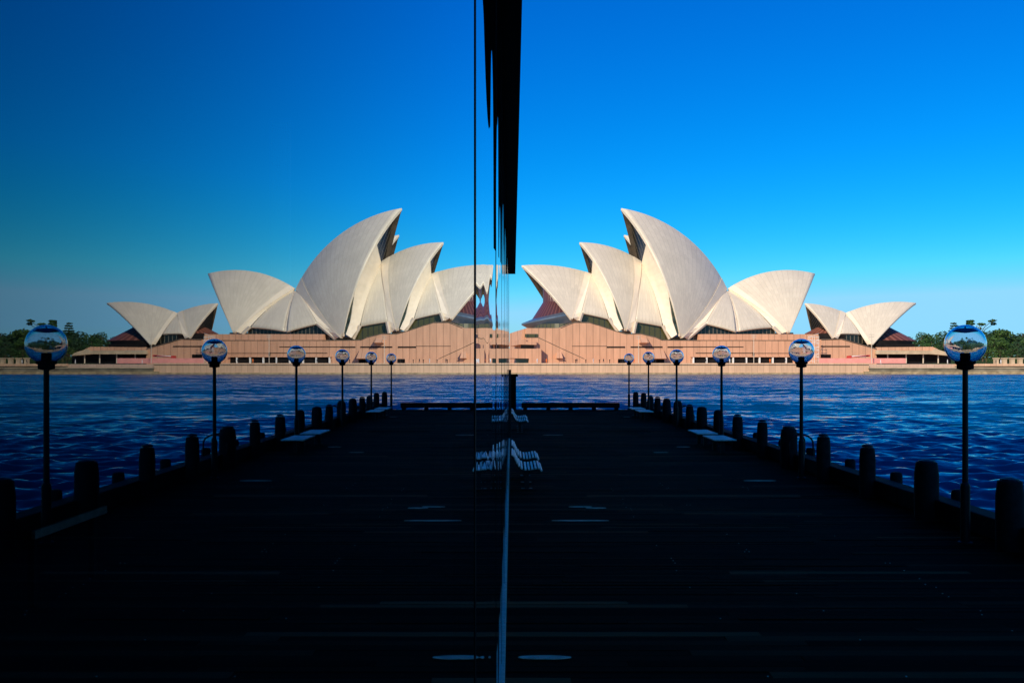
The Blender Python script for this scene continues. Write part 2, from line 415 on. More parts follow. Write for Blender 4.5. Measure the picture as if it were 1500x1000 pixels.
def spine(sh, parent, u=0.86, ins=-.25, name='spine_rib', v0=.03, uend=1.0):
    """raised cream rib along a shell's back edge"""
    n = 20
    a = [sh.p(u + (uend - u) * .0, v0 + (.99 - v0) * k / n, ins) for k in range(n + 1)]
    b = [sh.p(uend, v0 + (.99 - v0) * k / n, ins * .9) for k in range(n + 1)]
    c = [sh.p(uend, v0 + (.99 - v0) * k / n, .9) for k in range(n + 1)]
    return ruled(name, [a, b, c], cream, parent, .12)
def poly(name, fr, pts, n, depth, m, parent=opera, stripes=None, **k):
    """polygon traced on the plane n in front of the axis and given its depth"""
    bm = bmesh.new(); uvl = bm.loops.layers.uv.new('UVMap')
    q = [fr.px(x, y, n) for x, y in pts]
    f0 = [bm.verts.new(fr.w(p)) for p in q]; f1 = [bm.verts.new(fr.w((p[0], p[1] - depth, p[2]))) for p in q]
    bm.faces.new(f0); bm.faces.new(f1[::-1])
    N = len(q)
    for i in range(N): bm.faces.new((f0[i], f1[i], f1[(i + 1) % N], f0[(i + 1) % N]))
    for f in bm.faces:
        for l in f.loops:
            d = (l.vert.co - fr.O); l[uvl].uv = ((d.dot(fr.a)) / (stripes or 3.0), l.vert.co.z)
    if parent is opera: otrans(bm)
    return obj(name, bm, m, parent, **k)

# ------------------------------------------------------------------ concert hall
H = Frame(749.5, 375, 6.0)
S1 = Shell(H, (764, 388.8), (822, 390.2), (867, 401), (838, 469), 17, ribs=12, rows=12)
S2 = Shell(H, (848.6, 354.9), (901, 363.5), (939, 382.5), (917, 487), 19, ribs=12, rows=14)
S3 = Shell(H, (909.9, 304.9), (1002, 344.5), (1065, 423), (997, 497), 22, ribs=18, rows=20)
S4 = Shell(H, (1194, 400.7), (1138, 396.3), (1066, 422.6), (1156, 489.5), 20, ribs=16, rows=12)
shells = []
for s in (S1, S2, S3, S4): shells.append(shade(s.build()))
mouth(S1, shells[0], u=.07, v0=.4, stripes=7)
mouth(S2, shells[1], u=.05, v0=.35, stripes=7)
mouth(S3, shells[2], u=.05, v0=.4, stripes=9)
mouth(S4, shells[3], u=.07, v0=.1, stripes=12)
for s, o, u in ((S1, shells[0], .90), (S2, shells[1], .86), (S3, shells[2], .91), (S4, shells[3], .93)): spine(s, o, u)
o1, l1, r1 = sph_patch(H, (866, 402), (851.5, 458.7), (893, 468), 0.4, 15.5, 15.5)
o2, l2, r2 = sph_patch(H, (939, 384.5), (930, 471.3), (972, 478.5), 0.4, 17.5, 17.5)
o3, l3, r3 = sph_patch(H, (1064.5, 425), (1033, 474), (1078.5, 486), 0.4, 18.5, 20)
o4, l4, r4 = sph_patch(H, (1067, 425), (1082.5, 485), (1133, 479.5), 0.4, 20, 17)
rib_band(r1, H.w(H.px(907, 484.5, 18.5)), S2, .74, o1)
rib_band(r2, H.w(H.px(984, 495, 21.5)), S3, .66, o2, fold=-1.4)
def web(sh, edge, foot, o):
    n = 15; B = [sh.p(1.0, .985 + (0.04 - .985) * k / (n - 1), -.05) for k in range(n)]
    ruled('rib_web', [resample(edge + [foot], n), B], cream, o)
web(S1, l1, H.w(H.px(846, 470, 15.5)), o1); web(S2, l2, H.w(H.px(925, 487, 17.5)), o2); web(S3, l3, H.w(H.px(1008, 497, 19)), o3); web(S4, r4, H.w(H.px(1143, 489, 18)), o4)
ruled('gutter', [[p - H.n * .6 for p in r3], [p - H.n * .6 for p in l4]], rim, o3)
# glazing under the side shells
poly('lower_window', H, [(848, 471), (852, 457.5), (892, 466), (905, 486), (901, 485), (863, 472.5)], 14.5, 1, olive_band, stripes=2.2)
poly('lower_window', H, [(926, 488), (931, 471), (972, 477), (982, 498), (960, 496), (940, 489)], 16.5, 1, olive_band, stripes=2.2)
poly('lower_window', H, [(1010, 497), (1033, 473), (1078, 485), (1078, 490), (1026, 492), (1026, 499)], 17.5, 1, mouth_glass, stripes=1.6)
poly('lower_window', H, [(1078, 490), (1083, 485), (1132, 479), (1137, 490)], 16.5, 1, mouth_glass, stripes=1.6)
for a, b, n in (((905, 485.5), (892, 466), 16.2), ((849, 470), (853, 458), 16.2), ((928, 488), (931.5, 471), 18.2), ((981, 496), (971, 477), 18.2), ((1006, 497), (1034, 473.5), 19.2), ((1143, 489), (1132.5, 479), 18.2)):
    bm = bmesh.new(); tube(bm, [H.w(H.px(*a, n)), H.w(H.px(*b, n))], .75, 6); otrans(bm); obj('buttress', bm, rim, opera)
for fx, fy in ((841, 470), (915, 488), (989, 497), (1006, 498), (1153, 490)):
    poly('pedestal', H, [(fx - 9, fy - 3), (fx + 9, fy - 3), (fx + 11, fy + 9), (fx - 11, fy + 9)], 12, 14, rim)
# north foyer: plum glass cone under the first shell, blue metal brim, glazed band
def ring(cx_s, rx, rn, z, rise=0, n=26, a0=-90, a1=90):
    return [H.w((cx_s - rx * math.cos(R_(a0 + (a1 - a0) * k / n)), rn * math.sin(R_(a0 + (a1 - a0) * k / n)), z + rise * (1 - math.cos(R_(a0 + (a1 - a0) * k / n))))) for k in range(n + 1)]
def zat(y, s): # height of image row y on the axis plane near s metres along it
    Yd = 375 + s * math.sin(R_(6)); return EYE - (y - HY) * Yd / F
def sat(x): return H.px(x, HY, 0)[0]
sc = sat(829)
foyer = [(796, 3.6, 412, 0), (796, 7.5, 443, 0), (780, 12, 468, 3), (764.5, 14.5, 474, 3.6), (764.5, 14.5, 475.5, 3.6), (775, 13, 481, 2), (773, 16.5, 486, 0)]
rg = [ring(sc, sc - sat(x), rn, zat(y, sat(x)), ri) for x, rn, y, ri in foyer]
def loft(name, rings, m, parent=opera, k=18):
    bm = bmesh.new(); uvl = bm.loops.layers.uv.new('UVMap'); V = [[bm.verts.new(p) for p in r] for r in rings]
    for a, b in zip(V, V[1:]):
        for i in range(len(a) - 1):
            f = bm.faces.new((a[i], a[i + 1], b[i + 1], b[i]))
            for l, u in zip(f.loops, (i, i + 1, i + 1, i)): l[uvl].uv = (u * 1.0, 0)
    otrans(bm); o = obj(name, bm, m, parent); s = o.modifiers.new('thick', 'SOLIDIFY'); s.thickness = .3; s.offset = 0; return o
loft('foyer_glass', rg[:2], plum_glass); loft('foyer_skirt', rg[1:3], plum_glass); loft('foyer_brim', rg[2:6], slate)
loft('foyer_window', [ring(sc, sc - sat(777), 16, zat(476, 5)), ring(sc, sc - sat(776), 16.5, zat(487, 5))], olive_band)
# ------------------------------------------------------------------ podium
PN = 27
top = [(771, 480.5), (821, 480.5), (829, 477), (841, 472.3), (863, 472.3), (876, 476), (902, 484.8), (918, 489.2), (938, 488.6), (960, 493.8), (970, 498), (1026, 498.4), (1203, 498.4)]
podium = poly('podium', H, top + [(1203, 533.5), (771, 533.5)], PN, 62, granite)
poly('podium_upper_deck', H, [(1026, 489.3), (1205.5, 489.3), (1205.5, 500), (1026, 500)], PN - 5, 50, granite)
poly('podium_step', H, [(771, 497), (762, 497), (761.6, 504.5), (786, 505), (786, 500), (771, 500)], PN + 1.6, 40, granite)
poly('podium_step', H, [(749.6, 510.5), (793, 510.5), (793, 533.5), (775, 533.5), (775, 525), (749.6, 524.5)], PN + 3, 40, granite)
poly('podium_step', H, [(765, 483), (784, 483), (784, 500), (763, 499)], PN - 2, 30, granite)
def prect(name, x0, x1, y0, y1, n, d, m, parent=podium):
    o = poly(name, H, [(x0, y0), (x1, y0), (x1, y1), (x0, y1)], n, d, m, parent=opera)
    o.parent = parent; return o
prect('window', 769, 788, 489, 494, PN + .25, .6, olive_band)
prect('window', 763.5, 782, 504.8, 510.5, PN + 1.2, 1.5, opening_shade)
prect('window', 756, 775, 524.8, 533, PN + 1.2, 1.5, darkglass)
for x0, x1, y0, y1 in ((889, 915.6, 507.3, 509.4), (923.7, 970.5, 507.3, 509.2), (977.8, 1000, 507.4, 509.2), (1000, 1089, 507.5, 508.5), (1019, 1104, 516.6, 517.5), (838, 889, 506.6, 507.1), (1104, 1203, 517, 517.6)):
    prect('window_slot', x0, x1, y0, y1, PN + .12, .5, opening_shade)
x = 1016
prect('colonnade_shade', 1014, 1161, 523, 531.9, PN + .12, .6, opening_shade)  # dark panel on the wall paints the shade behind the columns
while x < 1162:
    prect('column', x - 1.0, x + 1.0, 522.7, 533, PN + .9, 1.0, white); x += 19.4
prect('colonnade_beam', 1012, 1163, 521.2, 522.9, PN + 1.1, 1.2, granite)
prect('doorway', 1103, 1104.8, 516, 522, PN + .3, .5, opening_shade)
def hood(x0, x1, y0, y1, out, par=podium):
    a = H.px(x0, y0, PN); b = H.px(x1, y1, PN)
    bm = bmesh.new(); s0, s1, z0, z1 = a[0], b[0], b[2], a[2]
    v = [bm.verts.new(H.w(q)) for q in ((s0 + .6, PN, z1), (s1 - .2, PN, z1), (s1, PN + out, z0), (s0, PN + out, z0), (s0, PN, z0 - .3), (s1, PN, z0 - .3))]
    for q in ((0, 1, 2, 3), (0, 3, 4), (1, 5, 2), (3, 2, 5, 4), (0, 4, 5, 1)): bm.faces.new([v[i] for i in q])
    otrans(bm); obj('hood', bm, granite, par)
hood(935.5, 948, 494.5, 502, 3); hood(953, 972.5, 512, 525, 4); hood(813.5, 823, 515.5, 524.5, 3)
prect('doorway', 955, 973, 525.5, 532, PN + .2, .5, opening_shade)
prect('doorway', 905.5, 916, 525.6, 532, PN + .2, .5, opening_shade)
prect('parapet', 804, 905, 525.6, 533, PN + 1.4, 1.2, granite)
# sloping dark stair line on the podium side
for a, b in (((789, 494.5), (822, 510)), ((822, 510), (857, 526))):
    bm = bmesh.new(); tube(bm, [H.w(H.px(*a, PN + .05)), H.w(H.px(*b, PN + .02))], .12, 4); otrans(bm); obj('stair_line', bm, inner, podium)
# thin dark line along the podium rim
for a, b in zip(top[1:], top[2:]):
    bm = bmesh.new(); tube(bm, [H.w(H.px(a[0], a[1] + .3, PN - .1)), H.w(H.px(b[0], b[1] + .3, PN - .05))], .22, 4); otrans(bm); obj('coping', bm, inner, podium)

# second hall, a little smaller, behind the first
Tp = H.w(H.px(909.9, 304.9, 0)); Tq = P(914, 344, 432); k = .815 * 432 / Tp.y
for o in shells + [o1, o2, o3, o4]:
    c = o.copy(); C.objects.link(c); c.parent = opera
    M_ = Matrix.Translation(Tq - opera.location) @ Matrix.Scale(k, 4) @ Matrix.Translation(opera.location - Tp)
    c.matrix_local = M_
    for ch in list(o.children):
        if ch.name.startswith('mouth'):
            d = ch.copy(); C.objects.link(d); d.parent = c

# ------------------------------------------------------------------ restaurant shells at the right
Q = Frame(1255, 372, 4.0)
S5 = Shell(Q, (1178.8, 444), (1209, 448), (1239, 458.5), (1221, 496), 10, nu=14, nv=16, t=.8, ribs=9, rows=8)
S6 = Shell(Q, (1342, 443.6), (1297, 442.8), (1238.5, 458.5), (1277.5, 506), 13, nu=16, nv=18, t=.8, ribs=14, rows=10)
s5, s6 = shade(S5.build()), shade(S6.build())
mouth(S5, s5, u=.08, v0=.3); mouth(S6, s6, u=.07, v0=.1)
spine(S5, s5, .86); spine(S6, s6, .95)
o5, l5, r5 = sph_patch(Q, (1238.5, 460), (1231.5, 488.5), (1260.5, 489), 0.2, 9, 9, R=50, ribs=5, rows=5)
web(S5, l5, Q.w(Q.px(1227, 496, 9)), o5); web(S6, r5, Q.w(Q.px(1271, 505, 11)), o5)
poly('lower_window', Q, [(1230, 496), (1232, 488), (1260.5, 488), (1270, 503), (1260, 503), (1240, 497)], 8, 1, mouth_glass, stripes=1.6)
# copper skirts under the two mouths
def cone_roof(x0, x1, xt, ytop, ybot, rn, sgn):
    c = Q.px(xt, HY, 0)[0]; rx = abs(Q.px(x1 if sgn > 0 else x0, HY, 0)[0] - c); Yd = 372
    def rr(rx, rn, y): return [Q.w((c + sgn * rx * math.cos(R_(a)), rn * math.sin(R_(a)), EYE - (y - HY) * Yd / F)) for a in range(-95, 96, 10)]
    loft('copper_skirt', [rr(rx * .3, rn * .2, ytop), rr(rx, rn * .8, ybot)], copper)
    loft('skirt_window', [rr(rx * .9, rn * .92, ybot + .3), rr(rx * .9, rn * .92, ybot + 9)], opening_shade)
copper = ribbed('copper_ribs', (0.13, 0.045, 0.03), (0.26, 0.10, 0.07), 1.0, .35, .5, .3)
cone_roof(1180, 1222, 1222, 474, 489, 9, -1)
cone_roof(1262, 1339.5, 1268, 473, 499.5, 12, 1)
# lower podium in front of the restaurant
QN = 20
pod2 = poly('podium', Q, [(1203, 497), (1233, 496.3), (1284, 510.7), (1284, 533.5), (1203, 533.5)], QN, 40, granite)
poly('podium_slot', Q, [(1203, 506.5), (1245, 506.5), (1245, 508), (1203, 508)], QN + .15, .6, opening_shade).parent = pod2
poly('podium_slot', Q, [(1203, 519), (1217, 519), (1217, 524), (1203, 524)], QN + .15, .6, opening_shade).parent = pod2
for a, b in (((1203, 497.3), (1233, 496.6)), ((1233, 496.6), (1284, 511))):
    bm = bmesh.new(); tube(bm, [Q.w(Q.px(*a, QN + .1)), Q.w(Q.px(*b, QN + .05))], .22, 4); otrans(bm); obj('coping', bm, inner, pod2)
prom_wall = poly('terrace', Q, [(1284, 503), (1340, 504), (1340, 509), (1284, 509)], QN - 8, 20, opening_shade)

# elevated roadway to the right
rw = empty('elevated_roadway', P(1335, 530, 350), label='pale elevated roadway deck with dark undercroft right of the white shells', cat='bridge')
def wpoly(name, pts, Y, depth, m, parent=None, **k):
    """polygon of the plane at distance Y, given depth behind it"""
    bm = bmesh.new()
    f0 = [bm.verts.new(P(x, y, Y)) for x, y in pts]; f1 = [bm.verts.new(P(x, y, Y) + Vector((0, depth, 0))) for x, y in pts]
    bm.faces.new(f0); bm.faces.new(f1[::-1])
    for i in range(len(pts)): bm.faces.new((f0[i], f1[i], f1[(i + 1) % len(pts)], f0[(i + 1) % len(pts)]))
    if parent: bmesh.ops.translate(bm, verts=bm.verts, vec=-parent.location)
    return obj(name, bm, m, parent, **k)
wpoly('deck_edge', [(1284, 513.5), (1368, 513.5), (1372, 511), (1390, 517), (1394, 521), (1366, 518.5), (1284, 518.5)], 350, 25, tan, rw)
wpoly('parapet', [(1284, 508.5), (1366, 507.8), (1374, 511), (1366, 513.3), (1284, 513.3)], 352, 1, granite, rw)
wpoly('undercroft', [(1284, 518.6), (1366, 518.7), (1393, 521.2), (1393, 532), (1284, 532)], 354, 18, opening_shade, rw)  # solid dark block paints the shade under the roadway
for xx in (1300, 1327, 1352, 1374): wpoly('column', [(xx, 518.6), (xx + 1.2, 518.6), (xx + 1.2, 532), (xx, 532)], 352, .4, rim, rw)

# ------------------------------------------------------------------ shore: promenade, seawalls, park ground
bm = bmesh.new(); box(bm, -40, 128, 330, 560, 0.2, EYE + .02)
prom = obj('promenade', bm, seawall_m, kind='structure')
bm = bmesh.new(); box(bm, 128, 420, 333, 560, 0.2, EYE - .3)
obj('promenade', bm, paving, kind='structure')
bm = bmesh.new(); box(bm, -40, 128.05, 329.6, 330.0, EYE + .03 - .5, EYE + .1); obj('seawall_coping', bm, seawall_m, label='pale coping along the top of the long seawall', cat='coping')
wet = mat('tidemark_stone', (0.36, 0.27, 0.15), .7, .3, noise=.4, nscale=.6)
bm = bmesh.new(); box(bm, -40, 128.2, 329.7, 330.0, -.5, .55); obj('seawall_footing', bm, wet, label='stained footing of the long pink seawall at the waterline', cat='footing')
sw = empty('low_seawall', (250, 332, 0), label='low stone seawall with dark band in front of the park', cat='seawall')
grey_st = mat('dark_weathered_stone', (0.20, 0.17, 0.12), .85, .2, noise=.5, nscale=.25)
bm = bmesh.new(); box(bm, -124, 170, -3, 0, -.5, 1.0); obj('footing', bm, wet, sw)
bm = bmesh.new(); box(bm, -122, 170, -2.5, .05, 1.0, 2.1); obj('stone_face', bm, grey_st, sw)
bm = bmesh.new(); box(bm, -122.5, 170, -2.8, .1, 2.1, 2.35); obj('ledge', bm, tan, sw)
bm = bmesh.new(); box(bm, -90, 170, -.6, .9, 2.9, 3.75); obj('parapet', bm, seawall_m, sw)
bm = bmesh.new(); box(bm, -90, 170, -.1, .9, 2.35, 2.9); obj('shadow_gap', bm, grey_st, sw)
# pink hoarding, striped boom, scaffold
hoard = mat('pink_hoarding', (0.72, 0.30, 0.26), .8, .2, noise=.12, nscale=.5)
red = mat('red_paint', (0.55, 0.05, 0.04), .5, .4, noise=.1, nscale=2)
wpoly('hoarding', [(1200, 524.5), (1327, 524.5), (1327, 532), (1200, 532)], 338, .3, hoard, label='long pink hoarding on the promenade below the small shells', cat='hoarding')
bo = empty('boom_lift', P(1258, 524, 345), label='red and white boom lift lying folded above the pink hoarding', cat='boom lift')
for i, (a, b, m) in enumerate(((1242, 1248, red), (1248, 1254, white), (1254, 1262, white), (1262, 1269, white), (1269, 1275, red))):
    ya = 522.5 - (a - 1242) * .05
    wpoly('boom_section', [(a, ya - 1.2), (b - .3, ya - 1.5), (b - .3, ya + 1.0), (a, ya + 1.3)], 345, 1.2, m, bo)
wpoly('boom_cab', [(1243, 521), (1247, 520.6), (1247.3, 526), (1242.5, 526)], 344.6, 2, red, bo)
wpoly('boom_arm', [(1246, 522.8), (1272, 519.6), (1272, 520.4), (1246, 523.8)], 344.4, .5, red, bo)
sf = empty('scaffold', P(1193, 531, 346), label='pale metal scaffold tower against the podium beside the small shells', cat='scaffold')
bm = bmesh.new(); bm2 = bmesh.new()
for xx in (1186.5, 1193, 1199.5):
    for dy in (0, 2): tube(bm, [P(xx, 533, 344) + Vector((0, dy, 0)) - sf.location, P(xx, 492, 344) + Vector((0, dy, 0)) - sf.location], .07, 5)
for i in range(8):
    yy = 493 + i * 5
    for dy in (0, 2):
        tube(bm, [P(1186.5, yy, 344) + Vector((0, dy, 0)) - sf.location, P(1199.5, yy, 344) + Vector((0, dy, 0)) - sf.location], .06, 5)
    tube(bm2, [P(1186.5, yy, 344) - sf.location, P(1199.5, yy + 5 * (1 if i % 2 else -1), 344) - sf.location], .06, 5)
obj('frame', bm, white, sf); obj('brace', bm2, white, sf)
# masts
for i, (xx, y0, y1, lab) in enumerate(((935.4, 492, 532, 'slim lamp mast on the promenade in front of the second large shell'), (1104.2, 490, 532, 'slim lamp mast on the promenade in front of the colonnade'), (1276.8, 489, 532, 'slim lamp mast on the promenade in front of the small right shell'))):
    t = empty('promenade_mast', P(xx, y1, 336), label=lab, cat='mast', group='slim masts along the promenade')
    h = (y1 - y0) * 336 / F
    bm = bmesh.new(); tube(bm, [(0, 0, 0), (0, 0, h)], .13, 6, .08); obj('pole', bm, rim, t)
    bm = bmesh.new()
    for z in (.0, .8): tube(bm, [(-.9, 0, h - z - .2), (.9, 0, h - z - .2)], .1, 5)
    obj('crossbar', bm, rim, t)
# small promenade bollard lights
mb = bmesh.new(); lathe(mb, [(.12, 0), (.12, 1.0), (.22, 1.05), (.22, 1.25), (.05, 1.35)], 8)
me0 = None
for i, xx in enumerate((826, 843, 858, 878, 893, 912, 960, 986)):
    if me0 is None: o = obj('promenade_bollard', mb, dark_metal); me0 = o
    else: o = me0.copy(); C.objects.link(o)
    o.location = P(xx, 531.8, 331.5); o.location.z = EYE + .02
    tag(o, 'small dark bollard light on the edge of the far promenade', 'bollard', 'bollard lights on the far promenade')

# people on the far promenade
def person(px, Y, z, shirt, label, pose=0, rz=0):
    sk = [((0, 0, .95), .13), ((0, 0, 1.2), .14), ((0, 0, 1.42), .13), ((0, 0, 1.52), .055), ((0, .02, 1.63), .10), ((0, 0, 1.72), .07),
          ((.19, 0, 1.40), .055), ((.25, .03, 1.12), .045), ((.24, .10, .88), .035), ((-.19, 0, 1.40), .055), ((-.25, .03, 1.12), .045), ((-.24, -.08, .88), .035),
          ((.10, 0, .88), .09), ((.12, .10 * pose, .48), .065), ((.12, .16 * pose, .06), .05), ((-.10, 0, .88), .09), ((-.12, -.10 * pose, .48), .065), ((-.12, -.2 * pose, .06), .05)]
    ed = [(0, 1), (1, 2), (2, 3), (3, 4), (4, 5), (2, 6), (6, 7), (7, 8), (2, 9), (9, 10), (10, 11), (0, 12), (12, 13), (13, 14), (0, 15), (15, 16), (16, 17)]
    me = bpy.data.meshes.new('person'); me.from_pydata([s[0] for s in sk], ed, []); me.materials.append(shirt)
    o = bpy.data.objects.new('person', me); link(o); o.location = (P(px, HY, Y).x, Y, z); o.rotation_euler.z = rz
    m = o.modifiers.new('skin', 'SKIN')
    for v, s in zip(me.skin_vertices[0].data, sk): v.radius = (s[1], s[1])
    me.skin_vertices[0].data[0].use_root = True
    o.modifiers.new('sub', 'SUBSURF').levels = 1
    tag(o, label, 'person', 'people on the far promenade')
cl_dark = mat('dark_clothes', (.03, .03, .04), .8, noise=.3, nscale=3); cl_white = mat('white_clothes', (.7, .7, .7), .8, noise=.1, nscale=3); cl_or = mat('orange_clothes', (.8, .2, .05), .8, noise=.1, nscale=3)
person(787, 333, EYE + .02, cl_white, 'person in white standing near the left end of the far promenade', .3, .4)
person(800.5, 333, EYE + .02, cl_or, 'person in orange standing on the far promenade below the plum glass foyer', 0, .2)
person(1012.2, 337, EYE + .02, cl_dark, 'person in dark clothes beside the left end of the colonnade', 1, 1.5)
person(1290, 334, EYE - .3, cl_white, 'person in white walking past the right end of the pink hoarding', 1, 1.5)
person(1388, 335, EYE - .3, cl_white, 'person in white standing under the end of the elevated roadway', .5, 1.5)
person(1459, 338, EYE - .3, cl_dark, 'person in dark clothes walking by the park trees', 1, 1.5)
person(1466, 338, EYE - .3, cl_white, 'person in white walking by the park trees', 1, -1.5)

extra = [(845, cl_dark, 'dark', 'left of the parapet hoods'), (869, cl_white, 'white', 'below the first large shell'), (884, cl_dark, 'dark', 'near the second far lamp bollard'), (929, cl_or, 'orange', 'below the second large shell'),
         (948, cl_white, 'white', 'left of the larger hood'), (1034, cl_dark, 'dark', 'in front of the second colonnade bay'), (1069, cl_white, 'white', 'in front of the fourth colonnade bay'), (1092, cl_dark, 'dark', 'beside the tall colonnade mast'),
         (1128, cl_or, 'orange', 'in front of the right colonnade bays'), (1150, cl_dark, 'dark', 'at the right end of the colonnade')]
for k_, (px_, c_, w_, l_) in enumerate(extra):
    person(px_, 331.5 + (k_ * 1.7) % 4, EYE + .02, c_, 'person in %s standing on the far promenade %s' % (w_, l_), (k_ % 3) * .5, k_ * 1.1)
# ------------------------------------------------------------------ park trees
leaf = []
for i, c in enumerate(((0.030, 0.075, 0.016), (0.045, 0.095, 0.018), (0.024, 0.058, 0.020), (0.065, 0.105, 0.022))):
    leaf.append(mat('foliage_%s' % ('dark', 'mid', 'blue', 'olive')[i], c, .6, .25, noise=.45, nscale=.5))
bark = mat('bark', (0.10, 0.075, 0.05), .9, .1, noise=.3, nscale=2)
def leaves(bm, blobs, per, size, r):
    for (c, rad) in blobs:
        k = int(per * rad[0] * rad[1] / 6)
        for _ in range(k):
            d = r.normal(size=3); d /= np.linalg.norm(d); q = r.uniform(.45, 1.0) ** .5 * r.uniform(.85, 1.12)
            p = Vector((c[0] + d[0] * rad[0] * q, c[1] + d[1] * rad[0] * q, c[2] + d[2] * rad[1] * q))
            n = (Vector(d) + Vector(r.normal(size=3)) * .6).normalized(); u = n.orthogonal().normalized(); w = n.cross(u); s = size * r.uniform(.6, 1.3)
            a = r.uniform(0, 6.28); u, w = u * math.cos(a) + w * math.sin(a), w * math.cos(a) - u * math.sin(a)
            bm.faces.new([bm.verts.new(p + s * (x * u + y * w * .7)) for x, y in ((-1, -.3), (0, -1), (1, .2), (.1, 1))])
def tree_proto(seed, h, kind, lm):
    r = np.random.default_rng(seed); t = empty('park_tree', (0, 0, 0))
    bt = bmesh.new(); tube(bt, [(0, 0, -.5), (.1, 0, h * .3), (-.2, .1, h * .6), (0, 0, h * .85)], h * .03, 7, h * .008)
    blobs = []
    if kind == 'round':
        for i in range(17):
            a = r.uniform(0, 6.28); z = r.uniform(.18, .9) * h; rr = h * .36 * math.sin(math.pi * min(1, (z / h) * .95 + .08)) ** .6 * r.uniform(.3, 1)
            c = (rr * math.cos(a), rr * math.sin(a), z); blobs.append((c, (h * r.uniform(.11, .19), h * r.uniform(.08, .13))))
            tube(bt, [(0, 0, z * .55), (c[0] * .6, c[1] * .6, z * .85), c], h * .010, 5, h * .003)
    elif kind == 'pine':
        for i in range(11):
            z = h * (.30 + .065 * i); rr = h * .24 * (1 - i / 12.5)
            for q in range(5):
                a = q * 1.257 + i * .5 + r.uniform(-.2, .2); c = (rr * .62 * math.cos(a), rr * .62 * math.sin(a), z + .15)
                blobs.append((c, (rr * .42 + .15, h * .015))); tube(bt, [(0, 0, z), c], h * .005, 4, h * .002)
    else:
        for i in range(22):
            a = r.uniform(0, 6.28); z = r.uniform(.45, .98) * h; rr = h * .30 * r.uniform(.15, 1)
            c = (rr * math.cos(a), rr * math.sin(a), z); blobs.append((c, (h * r.uniform(.04, .09), h * r.uniform(.015, .04))))
            tube(bt, [(0, 0, h * .5), (c[0] * .5, c[1] * .5, z * .85), c], h * .011, 5, h * .004)
    obj('trunk', bt, bark, t)
    bl = bmesh.new(); leaves(bl, blobs, 130 if kind == 'round' else 260, h * .026, r)
    o = obj('crown', bl, lm, t, smooth='keep'); 
    for p in o.data.polygons: p.use_smooth = False
    return t
protos = [tree_proto(11, 15, 'round', leaf[0]), tree_proto(12, 14, 'round', leaf[1]), tree_proto(13, 16, 'round', leaf[2]), tree_proto(14, 13, 'round', leaf[3]), tree_proto(15, 16, 'round', leaf[1]),
          tree_proto(21, 22, 'pine', leaf[2]), tree_proto(22, 22, 'flat', leaf[0])]
used = set()
def place_tree(k, px, ytop, Y, label, h0, base=None):
    t = protos[k] if k not in used else copy_tree(protos[k]); used.add(k)
    ztop = EYE - (ytop - HY) * Y / F
    z0 = 3.4 + max(0, (Y - 395) * .02) if base is None else base
    s = (ztop - z0) / (h0 * .97)
    t.location = ((px - CX) * Y / F, Y, z0); t.rotation_euler.z = random.uniform(0, 6.28); t.scale = (s * 1.3, s * 1.3, s)
    tag(t, label, 'tree', 'park trees on the right shore')
hs_ = [15, 14, 16, 13, 16, 22, 22]
looks = ['dark green', 'mid green', 'blue-green', 'olive green', 'bright green']
spots = []
def topline(px):
    xs = [1325, 1340, 1352, 1362, 1375, 1390, 1405, 1420, 1436, 1450, 1465, 1480, 1500, 1560, 1700]
    yv = [500, 489, 485, 491, 494, 484, 482, 486, 482, 484, 478, 487, 483, 482, 490]
    return float(np.interp(px, xs, yv))
i = 0
for Yr, x0, x1, st, dt in ((560, 1325, 1690, 13, 0), (490, 1334, 1700, 15, 5), (440, 1366, 1700, 17, 12), (400, 1400, 1700, 19, 21)):
    x = x0
    while x < x1:
        kk = random.choice((0, 1, 2, 0, 2, 3, 4)); y = topline(x) + dt + random.uniform(-2.5, 4)
        row = {560: 'back row', 490: 'second row', 440: 'third row', 400: 'front row'}[Yr]
        where = ('just right of the white shells' if x < 1375 else 'behind the nearest globe lamp' if x < 1440 else 'at the right edge of the view' if x < 1500 else 'beyond the right edge')
        place_tree(kk, x, y, Yr + random.uniform(-12, 12), '%s bushy park tree in the %s, %s' % (looks[kk], row, where), hs_[kk]); i += 1
        x += st * random.uniform(.75, 1.25)
place_tree(5, 1397.5, 473, 520, 'dark layered pine standing above the trees left of the nearest globe', 22)
place_tree(6, 1431, 470, 510, 'open flat-topped pine standing above the trees right of the nearest globe', 22)
grass = mat('park_grass', (0.05, 0.09, 0.02), .9, .1, noise=.4, nscale=.15)
bm = bmesh.new(); v = [bm.verts.new(q) for q in ((150, 385, 3.66), (700, 385, 3.66), (700, 650, 8), (150, 650, 8), (150, 650, 0), (700, 650, 0), (150, 385, 3.0), (700, 385, 3.0))]
for q in ((0, 1, 2, 3), (3, 2, 5, 4), (6, 7, 1, 0), (0, 3, 4, 6), (1, 7, 5, 2), (6, 4, 5, 7)): bm.faces.new([v[i] for i in q])
obj('park_ground', bm, grass, kind='structure')
pil = None
for n_, xx in enumerate((1459, 1471, 1482.5, 1494, 1506)):
    if pil is None:
        bm = bmesh.new(); box(bm, -.7, .7, -.7, .7, 0, 2.0); box(bm, -.9, .9, -.9, .9, 2.0, 2.4); pil = obj('sandstone_pillar', bm, tan); o = pil
    else: o = pil.copy(); C.objects.link(o)
    o.location = (P(xx, HY, 352).x, 352, EYE - .3); tag(o, 'squat sandstone gate pillar in a row before the park trees', 'pillar', 'sandstone pillars by the park')

